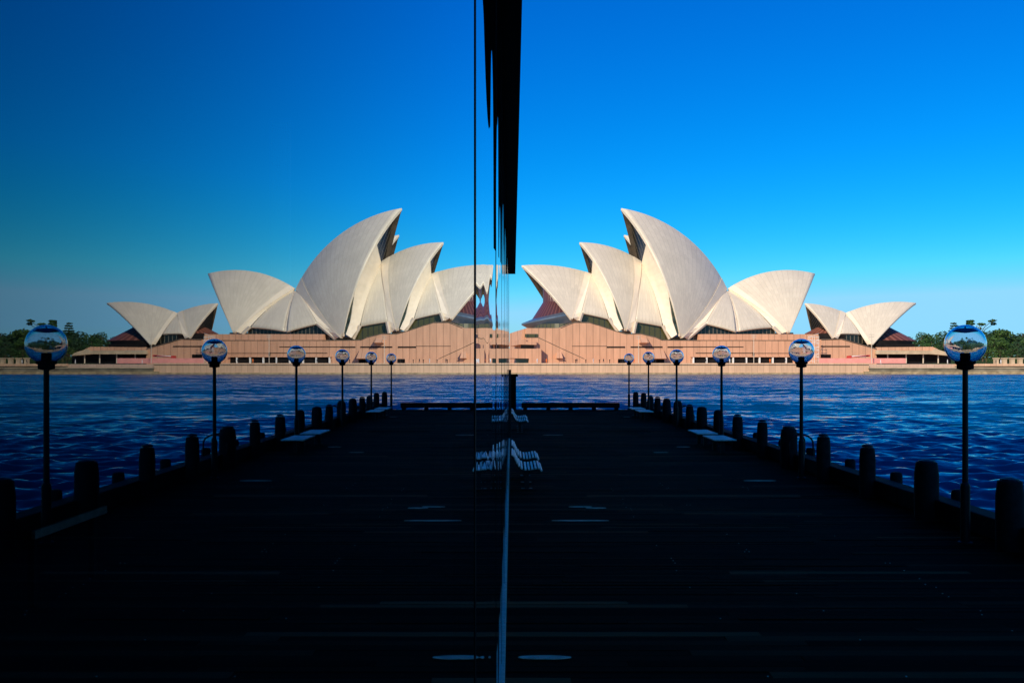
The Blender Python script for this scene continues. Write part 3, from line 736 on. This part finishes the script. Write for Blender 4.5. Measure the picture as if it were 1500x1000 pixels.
# ------------------------------------------------------------------ distant shore at the left end of the house
bm = bmesh.new(); xs = np.linspace(-260, 330, 60); rws = []
for x in xs:
    h = 20 + 6 * math.sin(x * .021 + 1) + 3 * math.sin(x * .07)
    rws.append([bm.verts.new((x, 1150, -1)), bm.verts.new((x, 1180, 4)), bm.verts.new((x, 1300, h * .7)), bm.verts.new((x, 1450, h)), bm.verts.new((x, 1500, -1))])
for a, b in zip(rws, rws[1:]):
    for j in range(4): bm.faces.new((a[j], b[j], b[j + 1], a[j + 1]))
obj('hills', bm, mat('wooded_hill', (0.045, 0.065, 0.05), .9, .1, noise=.6, nscale=.06), kind='structure')
wallc = [mat('house_wall_cream', (.62, .56, .46), .8, noise=.1, nscale=.2), mat('house_wall_grey', (.42, .42, .42), .8, noise=.1, nscale=.2), mat('house_wall_brick', (.38, .24, .18), .8, noise=.1, nscale=.2)]
roofc = mat('tile_roof', (.30, .12, .08), .8, noise=.2, nscale=.3); pane = mat('house_window', (.04, .05, .07), .3, .5, noise=.2, nscale=.3)
def house(px, Y, z0, w, d, h, k, flat, lab):
    t = empty('shore_house', ((px - CX) * Y / F, Y, z0), label=lab, cat='house', group='houses on the far wooded shore')
    bm = bmesh.new(); box(bm, -w / 2, w / 2, 0, d, -4, h); obj('wall', bm, wallc[k], t)
    bm = bmesh.new()
    if flat: box(bm, -w / 2 - .4, w / 2 + .4, -.4, d + .4, h + .003, h + .8)
    else:
        v = [bm.verts.new(q) for q in ((-w / 2 - .5, -.5, h), (w / 2 + .5, -.5, h), (w / 2 + .5, d + .5, h), (-w / 2 - .5, d + .5, h), (-w / 4, d / 2, h + w * .25), (w / 4, d / 2, h + w * .25))]
        for q in ((0, 1, 5, 4), (1, 2, 5), (2, 3, 4, 5), (3, 0, 4), (0, 3, 2, 1)): bm.faces.new([v[i] for i in q])
    obj('roof', bm, wallc[1] if flat else roofc, t)
    bm = bmesh.new(); nx = max(2, int(w / 3.2)); nz = max(1, int(h / 3.2))
    for a in range(nx):
        for b in range(nz):
            cx = -w / 2 + w * (a + .5) / nx; box(bm, cx - .8, cx + .8, -.06, .2, 1 + b * 3.2, 2.6 + b * 3.2)
    obj('window', bm, pane, t)
for i in range(30):
    px = 736 + random.uniform(0, 34); Y = random.uniform(1170, 1420); f_ = (Y - 1170) / 250
    fl = random.random() < .4; k = random.randrange(3)
    house(px, Y, 3 + f_ * 17, random.uniform(8, 15), 10, random.choice((6, 9, 13)) if fl else 6, k, fl,
          'small %s %s roofed house on the distant wooded shore' % (('cream', 'grey', 'brick')[k], 'flat' if fl else 'red tile'))

# ------------------------------------------------------------------ the timber wharf
GX = -0.085                                # face of the glass wall
ENDY = 51.9
bm = bmesh.new(); col = bm.loops.layers.color.new('tone')
y = -6.0
while y < ENDY - .01:
    wd = .145; x = GX - .3 + random.uniform(-3, 0)
    while x < 7.3:
        L = random.choice((2.4, 3.0, 3.6, 4.2)); x1 = min(x + L, 7.32); x0 = max(x, GX - .02)
        if x1 > x0 + .05:
            q = random.random(); tone = min(3.6, .62 * math.exp(random.gauss(0, .42))) if q < .93 else random.uniform(1.2, 2.6)
            z = DECK + random.uniform(-.003, .003); tl = random.uniform(-.004, .004)
            n0 = len(bm.faces)
            v = [bm.verts.new(c) for c in ((x0, y + .004, z - tl), (x1 - .006, y + .004, z - tl), (x1 - .006, y + wd - .004, z + tl), (x0, y + wd - .004, z + tl),
                                           (x0, y + .004, z - .05), (x1 - .006, y + .004, z - .05), (x1 - .006, y + wd - .004, z - .05), (x0, y + wd - .004, z - .05))]
            for qd in ((0, 1, 2, 3), (4, 5, 1, 0), (5, 6, 2, 1), (6, 7, 3, 2), (7, 4, 0, 3)):
                f = bm.faces.new([v[i] for i in qd])
                for l in f.loops: l[col] = (tone / 4, random.random() * 0, 0, 1)
        x += L
    y += wd
deckm = mat('weathered_deck_boards', (0.02, 0.02, 0.022), .9, .02, bump=.25, bscale=25)
nt = deckm.node_tree; b_ = nt.nodes['Principled BSDF']
at = nt.nodes.new('ShaderNodeVertexColor'); at.layer_name = 'tone'; sp_ = nt.nodes.new('ShaderNodeSeparateColor'); nt.links.new(at.outputs[0], sp_.inputs[0])
tc = nt.nodes.new('ShaderNodeTexCoord'); mp = nt.nodes.new('ShaderNodeMapping'); mp.inputs['Scale'].default_value = (1.2, 22, 1); nt.links.new(tc.outputs['Object'], mp.inputs[0])
ns = nt.nodes.new('ShaderNodeTexNoise'); ns.inputs['Scale'].default_value = 1.5; ns.inputs['Detail'].default_value = 5; nt.links.new(mp.outputs[0], ns.inputs['Vector'])
sv = math_(nt, 'MULTIPLY', math_(nt, 'MULTIPLY', sp_.outputs[0], 4.0), math_(nt, 'ADD', .35, math_(nt, 'MULTIPLY', ns.outputs[0], 1.3)))
vv = nt.nodes.new('ShaderNodeVectorMath'); vv.operation = 'SCALE'; vv.inputs[0].default_value = (0.20, 0.038, 0.0145); nt.links.new(sv, vv.inputs['Scale']); nt.links.new(vv.outputs[0], b_.inputs['Base Color'])
obj('wharf_deck', bm, deckm, smooth=False, kind='structure')
bm = bmesh.new(); box(bm, -14, 7.3, -40, ENDY - .1, .75, DECK - .06); obj('wharf_base', bm, timber_dark, kind='structure')
# bolt heads: two lines per joist
bm = bmesh.new()
for xj in (2.1, 3.25, 4.9):
    yy = 6.5
    while yy < 20:
        for dx in (-.03, .03):
            if random.random() < .08:
                xx = xj + dx; box(bm, xx - .006, xx + .006, yy - .006, yy + .006, DECK - .001, DECK + .005)
        yy += .145
obj('deck_screws', bm, rim, label='bright screw heads in rows across the dark wharf boards', cat='screws', kind='stuff')
# thin puddles, their sky sheen painted as a pale matte colour
pud = mat('painted_sky_sheen', (0.85, 0.42, 0.28), 0.7, .1, noise=.3, nscale=6)
PUD = [(798, 963, 78, .10), (850, 762.5, 84, .10), (850, 742.3, 34, .10), (873, 744, 30, .10), (1113, 704, 48, .14), (968, 662.5, 22, .12), (810, 637, 30, .1), (918, 610.5, 10, .18), (1001, 654.5, 20, .14), (930, 607.5, 7, .2)]
for i, (px, py, wpx, dy) in enumerate(PUD):
    Y = 2.6 * F / (py - HY); X = (px - CX) * Y / F; hw = wpx * Y / F / 2
    bm = bmesh.new(); n = 20
    v = [bm.verts.new((X + hw * math.cos(2 * math.pi * k / n), Y + dy / 2 * math.sin(2 * math.pi * k / n) * random.uniform(.75, 1.1), DECK + .010)) for k in range(n)]
    f = bm.faces.new(v); r_ = bmesh.ops.extrude_face_region(bm, geom=[f]); bmesh.ops.translate(bm, verts=[q for q in r_['geom'] if isinstance(q, bmesh.types.BMVert)], vec=(0, 0, -.008))
    where = ['nearest the camera', 'long, before the slatted benches', 'left of two short ones', 'right of two short ones', 'left of the second globe lamp', 'in mid deck', 'between the slatted bench pairs', 'near the wharf end', 'before the near backless benches', 'smallest, by far backless benches'][i]
    obj('puddle', bm, pud, label='thin pale puddle on the dark boards, ' + where, cat='puddle', group='thin puddles on the wharf')

# kerb beam, bollards, outer piles
bm = bmesh.new()
y = -4.0
while y < 52.2:
    y1 = min(y + 5.2, 52.2); box(bm, 7.02, 7.36, y, y1 - .02, DECK + .03, DECK + .34, .02); y += 5.2
obj('kerb_beam', bm, timber_dark, label='heavy timber kerb beam along the right edge of the wharf', cat='kerb')
bollY = [10.25, 12.85, 15.45, 17.95, 20.4, 23.1, 25.5, 28.2, 30.85, 33.5, 36.0, 38.3, 41.0, 43.9, 46.1, 48.5, 51.4]
names = ['nearest, cut by the right edge', 'first full one in front of the edge', 'stout, left of the nearest globe lamp']
def bollard_mesh(r, h, seed):
    random.seed(seed); bm = bmesh.new()
    lathe(bm, [(r * .96, -.3), (r * .98, 0), (r, h * .5), (r * .99, h * .78), (r * .90, h * .93), (r * .86, h * .985), (r * .70, h)], 16, wob=.03)
    return bm
timber_pile = mat('round_pile_timber', (0.009, 0.009, 0.009), 0.75, 0.12, noise=.5, nscale=9, bump=.5, bscale=22)
B = []
for i, (r, h) in enumerate(((.19, .98), (.155, .96), (.165, 1.0), (.21, .99))): B.append(bollard_mesh(r, h, i))
Bo = []
for i, bm in enumerate(B):
    o = empty('timber_bollard', (0, 0, 0))
    obj('post', bm, timber_pile, o, smooth=True)
    bm2 = bmesh.new(); r = (.19, .155, .165, .21)[i]; lathe(bm2, [(r * .72, .975), (r * .66, 1.0 + .015 * i), (r * .2, 1.02 + .015 * i)], 14); obj('cap', bm2, dark_metal, o)
    Bo.append(o)
random.seed(5)
kinds = [0, 0, 0, 1, 1, 3, 1, 1, 2, 0, 1, 3, 3, 1, 1, 2, 2]
seenk = set()
for i, (Y, k) in enumerate(zip(bollY, kinds)):
    o = Bo[k] if k not in seenk else copy_tree(Bo[k]); seenk.add(k)
    o.location = (6.93 + random.uniform(-.03, .03), Y, DECK); o.rotation_euler.z = random.uniform(0, 6)
    s = random.uniform(.96, 1.03) * (1 if k != 3 or i < 8 else .93); o.scale = (s, s, random.uniform(.97, 1.02))
    tag(o, 'round dark timber bollard, number %s along the kerb counted from the camera' % ('one two three four five six seven eight nine ten eleven twelve thirteen fourteen fifteen sixteen seventeen'.split()[i]), 'bollard', 'timber bollards along the wharf kerb')
st0 = None
for i, Y in enumerate(bollY):
    if st0 is None:
        bm = bmesh.new(); lathe(bm, [(.115, -1.5), (.115, .42), (.10, .47), (.06, .485)], 10, wob=.04); st0 = obj('outer_pile', bm, timber_pile, smooth=True); o = st0
    else: o = st0.copy(); C.objects.link(o)
    o.location = (7.5, Y + .02, DECK)
    tag(o, 'short outer pile rising just behind the kerb beside bollard %s' % ('one two three four five six seven eight nine ten eleven twelve thirteen fourteen fifteen sixteen seventeen'.split()[i]), 'pile', 'short outer piles behind the kerb')
# ladder hand hoops
for i, (Y, lab) in enumerate(((23.1, 'ladder hand hoops around the stout bollard by the second globe lamp'), (38.1, 'ladder hand hoops between the far bollards by the fourth globe lamp'))):
    t = empty('boarding_ladder', (7.2, Y, DECK), label=lab, cat='ladder', group='boarding ladders on the wharf edge')
    for sx in (-.33, .33):
        bm = bmesh.new(); pts = [(-.35, sx, 0), (-.35, sx, .62)] + [(-.35 + .3 * (1 - math.cos(a)), sx, .62 + .22 * math.sin(a)) for a in np.linspace(.2, math.pi - .2, 8)] + [(.25, sx, .5), (.25, sx, -1.1)]
        tube(bm, pts, .022, 8); obj('hand_hoop', bm, dark_metal, t, smooth=True)
    for z in np.arange(-1.0, .0, .28):
        bm = bmesh.new(); tube(bm, [(.25, -.33, z), (.25, .33, z)], .018, 6); obj('rung', bm, dark_metal, t)

# end beam
eb = empty('end_beam', (3.3, ENDY - .35, DECK), label='long low dark barrier beam across the far end of the wharf', cat='barrier')
bm = bmesh.new(); box(bm, .55 - 3.3, 6.03 - 3.3, -.15, .17, .12, .40, .02); obj('beam', bm, timber_dark, eb)
for x in (.75, 2.05, 3.3, 4.6, 5.85):
    bm = bmesh.new(); box(bm, x - 3.3 - .11, x - 3.3 + .11, -.13, .15, 0, .12); obj('block', bm, timber_dark, eb)

# ------------------------------------------------------------------ globe lamps
glass = bpy.data.materials.new('clear_globe'); glass.use_nodes = True
nt = glass.node_tree; nt.nodes.clear(); out = nt.nodes.new('ShaderNodeOutputMaterial'); g = nt.nodes.new('ShaderNodeBsdfGlass'); g.inputs['IOR'].default_value = 1.47; g.inputs['Color'].default_value = (.90, .93, .96, 1); g.inputs['Roughness'].default_value = 0.012
tcn = nt.nodes.new('ShaderNodeTexCoord'); nz = nt.nodes.new('ShaderNodeTexNoise'); nz.inputs['Scale'].default_value = 9; bmp = nt.nodes.new('ShaderNodeBump'); bmp.inputs['Strength'].default_value = .012; bmp.inputs['Distance'].default_value = .05
nt.links.new(tcn.outputs['Object'], nz.inputs['Vector']); nt.links.new(nz.outputs[0], bmp.inputs['Height']); nt.links.new(bmp.outputs[0], g.inputs['Normal'])
nt.links.new(g.outputs[0], out.inputs[0])
def lamp_proto():
    t = empty('globe_lamp', (0, 0, 0)); zc, r = 2.875, .283
    bm = bmesh.new(); lathe(bm, [(.10, 0), (.10, .02), (.067, .03), (.067, .83), (.06, .86), (.042, .88)], 16); obj('pole_sleeve', bm, dark_metal, t, smooth=False)
    bm = bmesh.new(); lathe(bm, [(.042, .87), (.038, zc - r - .06)], 14); obj('pole', bm, dark_metal, t)
    bm = bmesh.new(); lathe(bm, [(.05, zc - r - .09), (.115, zc - r - .075), (.115, zc - r - .01), (.14, zc - r), (.14, zc - r + .035), (.09, zc - r + .036)], 20); obj('collar', bm, black, t)
    bm = bmesh.new(); lathe(bm, [(.07, zc - r + .037), (.07, zc - r + .15), (.05, zc - r + .16)], 16); obj('lamp_holder', bm, black, t)
    bm = bmesh.new(); rows = []
    bmesh.ops.create_uvsphere(bm, u_segments=48, v_segments=32, radius=r)
    bmesh.ops.create_uvsphere(bm, u_segments=48, v_segments=32, radius=r - .017)
    bm.normal_update()
    for f in bm.faces:
        ctr = f.calc_center_median(); out_ = f.normal.dot(ctr) > 0
        if out_ != (f.verts[0].co.length > r - .012): f.normal_flip()
    bmesh.ops.translate(bm, verts=bm.verts, vec=(0, 0, zc))
    go = obj('globe', bm, glass, t, smooth='keep')
    for q in go.data.polygons: q.use_smooth = True
    bm = bmesh.new(); lathe(bm, [(.02, zc + .165), (.172, zc + .186), (.172, zc + .192), (.12, zc + .225), (.025, zc + .235)], 28); obj('reflector_cap', bm, mat('blue_black_cap', (.01, .02, .06), .4, .4, noise=.2, nscale=5), t)
    bm = bmesh.new(); lathe(bm, [(.012, zc + .236), (.012, zc + .262)], 8); obj('cap_pin', bm, black, t)
    return t
lp = lamp_proto()
for i, Y in enumerate((13.35, 20.9, 28.85, 36.7, 44.25, 51.6)):
    t = lp if i == 0 else copy_tree(lp)
    t.location = (6.57, Y, DECK); t.rotation_euler.z = i * .7
    tag(t, 'glass globe lamp on slim dark post, ' + ['nearest and largest, at the right', 'second from the camera', 'third from the camera', 'fourth from the camera', 'fifth from the camera', 'farthest, at the end of the wharf'][i], 'street lamp', 'globe lamps along the wharf')

# ------------------------------------------------------------------ benches
def slat_bench():
    t = empty('slatted_bench', (0, 0, 0))
    prof = [(.015, .70), (.055, .665), (.082, .60), (.11, .54), (.15, .48), (.205, .43), (.285, .405), (.355, .405), (.425, .415), (.495, .43), (.56, .43), (.61, .385)]
    for i, (x, z) in enumerate(prof):
        a = prof[max(i - 1, 0)]; b = prof[min(i + 1, len(prof) - 1)]; an = math.atan2(b[1] - a[1], b[0] - a[0])
        bm = bmesh.new(); box(bm, -.021, .021, 0, 1.38, -.014, .014, .004)
        bmesh.ops.rotate(bm, verts=bm.verts, cent=(0, 0, 0), matrix=Matrix.Rotation(-an, 3, 'Y')); bmesh.ops.translate(bm, verts=bm.verts, vec=(x, 0, z + .02))
        obj('slat', bm, seat_wood, t)
    for y in (.18, 1.2):
        bm = bmesh.new(); V = []
        for x, z in prof: V.append((bm.verts.new((x - .01, y, z - .02)), bm.verts.new((x - .01, y + .05, z - .02)), bm.verts.new((x - .02, y + .05, z - .07)), bm.verts.new((x - .02, y, z - .07))))
        for a, b in zip(V, V[1:]):
            for k in range(4): bm.faces.new((a[k], a[(k + 1) % 4], b[(k + 1) % 4], b[k]))
        obj('bracket', bm, dark_metal, t)
        bm = bmesh.new(); box(bm, .27, .36, y, y + .06, 0, .36); box(bm, .20, .43, y - .05, y + .11, 0, .015); obj('leg', bm, dark_metal, t)
    return t
sb = slat_bench()
for i, (Y, lab) in enumerate(((18.9, 'nearest slatted bench with curved back beside the glass wall'), (21.1, 'second slatted bench with curved back, just behind the nearest one'), (34.6, 'third slatted bench with curved back, nearer one of the far pair by the glass wall'), (36.7, 'farthest slatted bench with curved back by the glass wall'))):
    t = sb if i == 0 else copy_tree(sb); t.location = (.0, Y, DECK); tag(t, lab, 'bench', 'slatted benches along the glass wall')
def flat_bench():
    t = empty('backless_bench', (0, 0, 0))
    for k in range(6):
        bm = bmesh.new(); box(bm, k * .108, k * .108 + .10, 0, 1.6, .39, .425, .005); obj('slat', bm, seat_wood, t)
    for y in (.25, 1.28):
        bm = bmesh.new(); box(bm, .25, .36, y, y + .07, 0, .34); obj('leg', bm, dark_metal, t)
        bm = bmesh.new(); box(bm, .03, .61, y, y + .07, .34, .388); obj('bracket', bm, dark_metal, t)
    return t
fb = flat_bench()
for i, (Y, lab) in enumerate(((26.3, 'nearest backless bench by the timber kerb'), (28.65, 'second backless bench by the kerb, just behind the nearest'), (41.6, 'third backless bench by the kerb, nearer one of the far pair'), (44.1, 'farthest backless bench by the kerb'))):
    t = fb if i == 0 else copy_tree(fb); t.location = (5.78, Y, DECK); tag(t, lab, 'bench', 'backless benches along the kerb')

# ------------------------------------------------------------------ glass-walled building on the left
gb = empty('glass_building', (-6, 10, DECK), label='dark glass-walled building whose mirror-like wall fills the left half', cat='building')
gl = bpy.data.materials.new('facade_glass'); gl.use_nodes = True
def glazing(m, bumpy):
    nt = m.node_tree; nt.nodes.clear(); out = nt.nodes.new('ShaderNodeOutputMaterial')
    fr = nt.nodes.new('ShaderNodeFresnel'); fr.inputs['IOR'].default_value = 1.5
    tr = nt.nodes.new('ShaderNodeBsdfTransparent'); tr.inputs[0].default_value = (.55, .62, .66, 1)
    gs = nt.nodes.new('ShaderNodeBsdfGlossy'); gs.inputs['Roughness'].default_value = 0.0; gs.inputs[0].default_value = (.86, .95, 1.0, 1)
    mx = nt.nodes.new('ShaderNodeMixShader')
    r = fr.outputs[0]
    fac = math_(nt, 'DIVIDE', math_(nt, 'MULTIPLY', r, 3.2), math_(nt, 'ADD', 1.0, math_(nt, 'MULTIPLY', r, 2.2)))   # both faces of a pane of glass
    nt.links.new(fac, mx.inputs[0]); nt.links.new(tr.outputs[0], mx.inputs[1]); nt.links.new(gs.outputs[0], mx.inputs[2]); nt.links.new(mx.outputs[0], out.inputs[0])
    if bumpy:
        tc = nt.nodes.new('ShaderNodeTexCoord'); mp = nt.nodes.new('ShaderNodeMapping'); mp.inputs['Scale'].default_value = (1, 1.1, .6)
        nz = nt.nodes.new('ShaderNodeTexNoise'); nz.inputs['Scale'].default_value = 1.0; nz.inputs['Detail'].default_value = 0
        bp = nt.nodes.new('ShaderNodeBump'); bp.inputs['Strength'].default_value = 1; bp.inputs['Distance'].default_value = bumpy
        nt.links.new(tc.outputs['Object'], mp.inputs[0]); nt.links.new(mp.outputs[0], nz.inputs['Vector']); nt.links.new(nz.outputs[0], bp.inputs['Height'])
        nt.links.new(bp.outputs[0], fr.inputs['Normal']); nt.links.new(bp.outputs[0], gs.inputs['Normal'])
glazing(gl, 0)
gl2 = bpy.data.materials.new('wavy_facade_glass'); gl2.use_nodes = True; glazing(gl2, .012)
clear = bpy.data.materials.new('clear_backing'); clear.use_nodes = True
nt = clear.node_tree; nt.nodes.clear(); out = nt.nodes.new('ShaderNodeOutputMaterial'); tr = nt.nodes.new('ShaderNodeBsdfTransparent'); tr.inputs[0].default_value = (.95, .97, .97, 1); nt.links.new(tr.outputs[0], out.inputs[0])
def rel(bm, p=gb): bmesh.ops.translate(bm, verts=bm.verts, vec=-p.location)
J = 2.14; SP = 2.85; GEND = 31.0
CAN = EYE + 3.0
edges = [J + SP * k for k in range(-9, 11)]
for a, b in zip(edges, edges[1:]):
    bm = bmesh.new(); box(bm, GX - .024, GX, a + (.03 if abs(a - J) < .1 else .012), b - (.03 if abs(b - J) < .1 else .012), DECK + .05, CAN + .3)
    bm.faces.ensure_lookup_table()
    for f in bm.faces: f.material_index = 0 if f.calc_center_median().x > GX - .001 else 1
    rel(bm); obj('glass_pane', bm, [gl if b < J + .1 else gl2, clear], gb, smooth=False)
for a in edges[1:]:
    jw = .0299 if abs(a - J) < .1 else .0115
    bm = bmesh.new(); box(bm, GX - .05, GX + .0015, a - jw, a + jw, DECK + .05, CAN + .3); rel(bm); obj('joint', bm, black, gb)
bm = bmesh.new(); box(bm, GX - .03, GX + .030, edges[0], GEND + .4, DECK + .006, DECK + .05, .003); rel(bm); obj('sill', bm, steel, gb)
# canopy above the glass
bm = bmesh.new()
x0a, x1a = .065, .125
v = [bm.verts.new(q) for q in ((GX - .3, -6, CAN), (x0a, -6, CAN), (x1a, GEND, CAN), (GX - .3, GEND, CAN), (GX - .3, -6, CAN + .9), (x0a, -6, CAN + .9), (x1a, GEND, CAN + .9), (GX - .3, GEND, CAN + .9))]
for q in ((0, 3, 2, 1), (4, 5, 6, 7), (0, 1, 5, 4), (1, 2, 6, 5), (2, 3, 7, 6), (3, 0, 4, 7)): bm.faces.new([v[i] for i in q])
rel(bm); obj('canopy', bm, black, gb)
# the solid parts: upper floors, back rooms
darkwall = mat('dark_render', (0.03, 0.03, 0.033), .9, .1, noise=.2, nscale=1)
bm = bmesh.new(); box(bm, -14, GX - .32, -24, GEND, CAN + .3, 26); rel(bm); obj('upper_floors', bm, darkwall, gb)
bm = bmesh.new(); box(bm, -14, -12, -24, GEND, .5, CAN + .297); rel(bm); obj('back_wall', bm, darkwall, gb)
bm = bmesh.new(); box(bm, -12, GX - .06, GEND - .3, GEND, DECK - .05, CAN + .297); rel(bm); obj('end_wall', bm, darkwall, gb)
bm = bmesh.new(); box(bm, -12, GX - .06, -24, -23.7, DECK - .05, CAN + .297); rel(bm); obj('end_wall', bm, darkwall, gb)
bm = bmesh.new(); box(bm, -12, GX - .06, -23.7, GEND - .3, DECK - .055, DECK - .02); rel(bm); obj('floor', bm, darkwall, gb)
pale = mat('pale_plaster', (.75, .75, .72), .8, .2, noise=.05, nscale=1)
bm = bmesh.new(); box(bm, -2.98, -2.74, 11.4, 11.45, EYE + .25, CAN); rel(bm); obj('hanging_blind', bm, pale, gb)
# building added out of view behind it to keep the wharf in shade
bt_ = empty('shade_building', (-30, 44, 0), label='tall dark block added out of view behind the glass-walled building to shade the wharf', cat='building')
bm = bmesh.new(); box(bm, -20, 20, -13, 20, -1, 24, .05); obj('wall', bm, darkwall, bt_)
bm = bmesh.new(); box(bm, -20.4, 20.4, -13.4, 20.4, 24.003, 24.8); obj('roof', bm, dark_metal, bt_)
for ix in range(7):
    for iz in range(5):
        bm = bmesh.new(); box(bm, 19.9, 20.05, -11 + ix * 4.3, -8.6 + ix * 4.3, 3.5 + iz * 4.1, 6 + iz * 4.1); obj('window', bm, pane, bt_)
# counter inside, seen through the glass
ct = empty('indoor_table', (-5.6, 10.7, DECK), label='table with a pale edge inside, seen faintly through the glass at lower left', cat='table')
bm = bmesh.new(); box(bm, -1.0, .52, -.95, .78, .74, .83); obj('table_top', bm, darkwall, ct)
bm = bmesh.new(); box(bm, .521, .56, -.95, .78, .74, .832); obj('edge_strip', bm, mat('lit_edge_wood', (.55, .30, .22), .8, .1, noise=.2, nscale=6), ct)  # window light on the edge put into its paler colour
for sx in (-.85, .4):
    for sy in (-.8, .62):
        bm = bmesh.new(); box(bm, sx, sx + .07, sy, sy + .07, -.02, .739); obj('leg', bm, dark_metal, ct)
# posts at the far end of the glass
t = empty('end_post', (-.07, GEND + 1.0, DECK), label='slim grey post just past the end of the glass wall', cat='post')
bm = bmesh.new(); box(bm, -.05, .05, -.05, .05, 0, 2.38, .005); obj('post', bm, dark_metal, t)
bm = bmesh.new(); box(bm, -.075, .075, -.075, .075, 0, .02); obj('base_plate', bm, dark_metal, t)
t = empty('service_post', (.10, ENDY - .45, DECK), label='tall black service post with a wider cap at the wharf end', cat='post')
bm = bmesh.new(); box(bm, -.15, .15, -.14, .14, 0, 1.85, .01); obj('post', bm, black, t)
bm = bmesh.new(); box(bm, -.15, .25, -.18, .18, 1.85, 2.0, .01); obj('cap', bm, black, t)
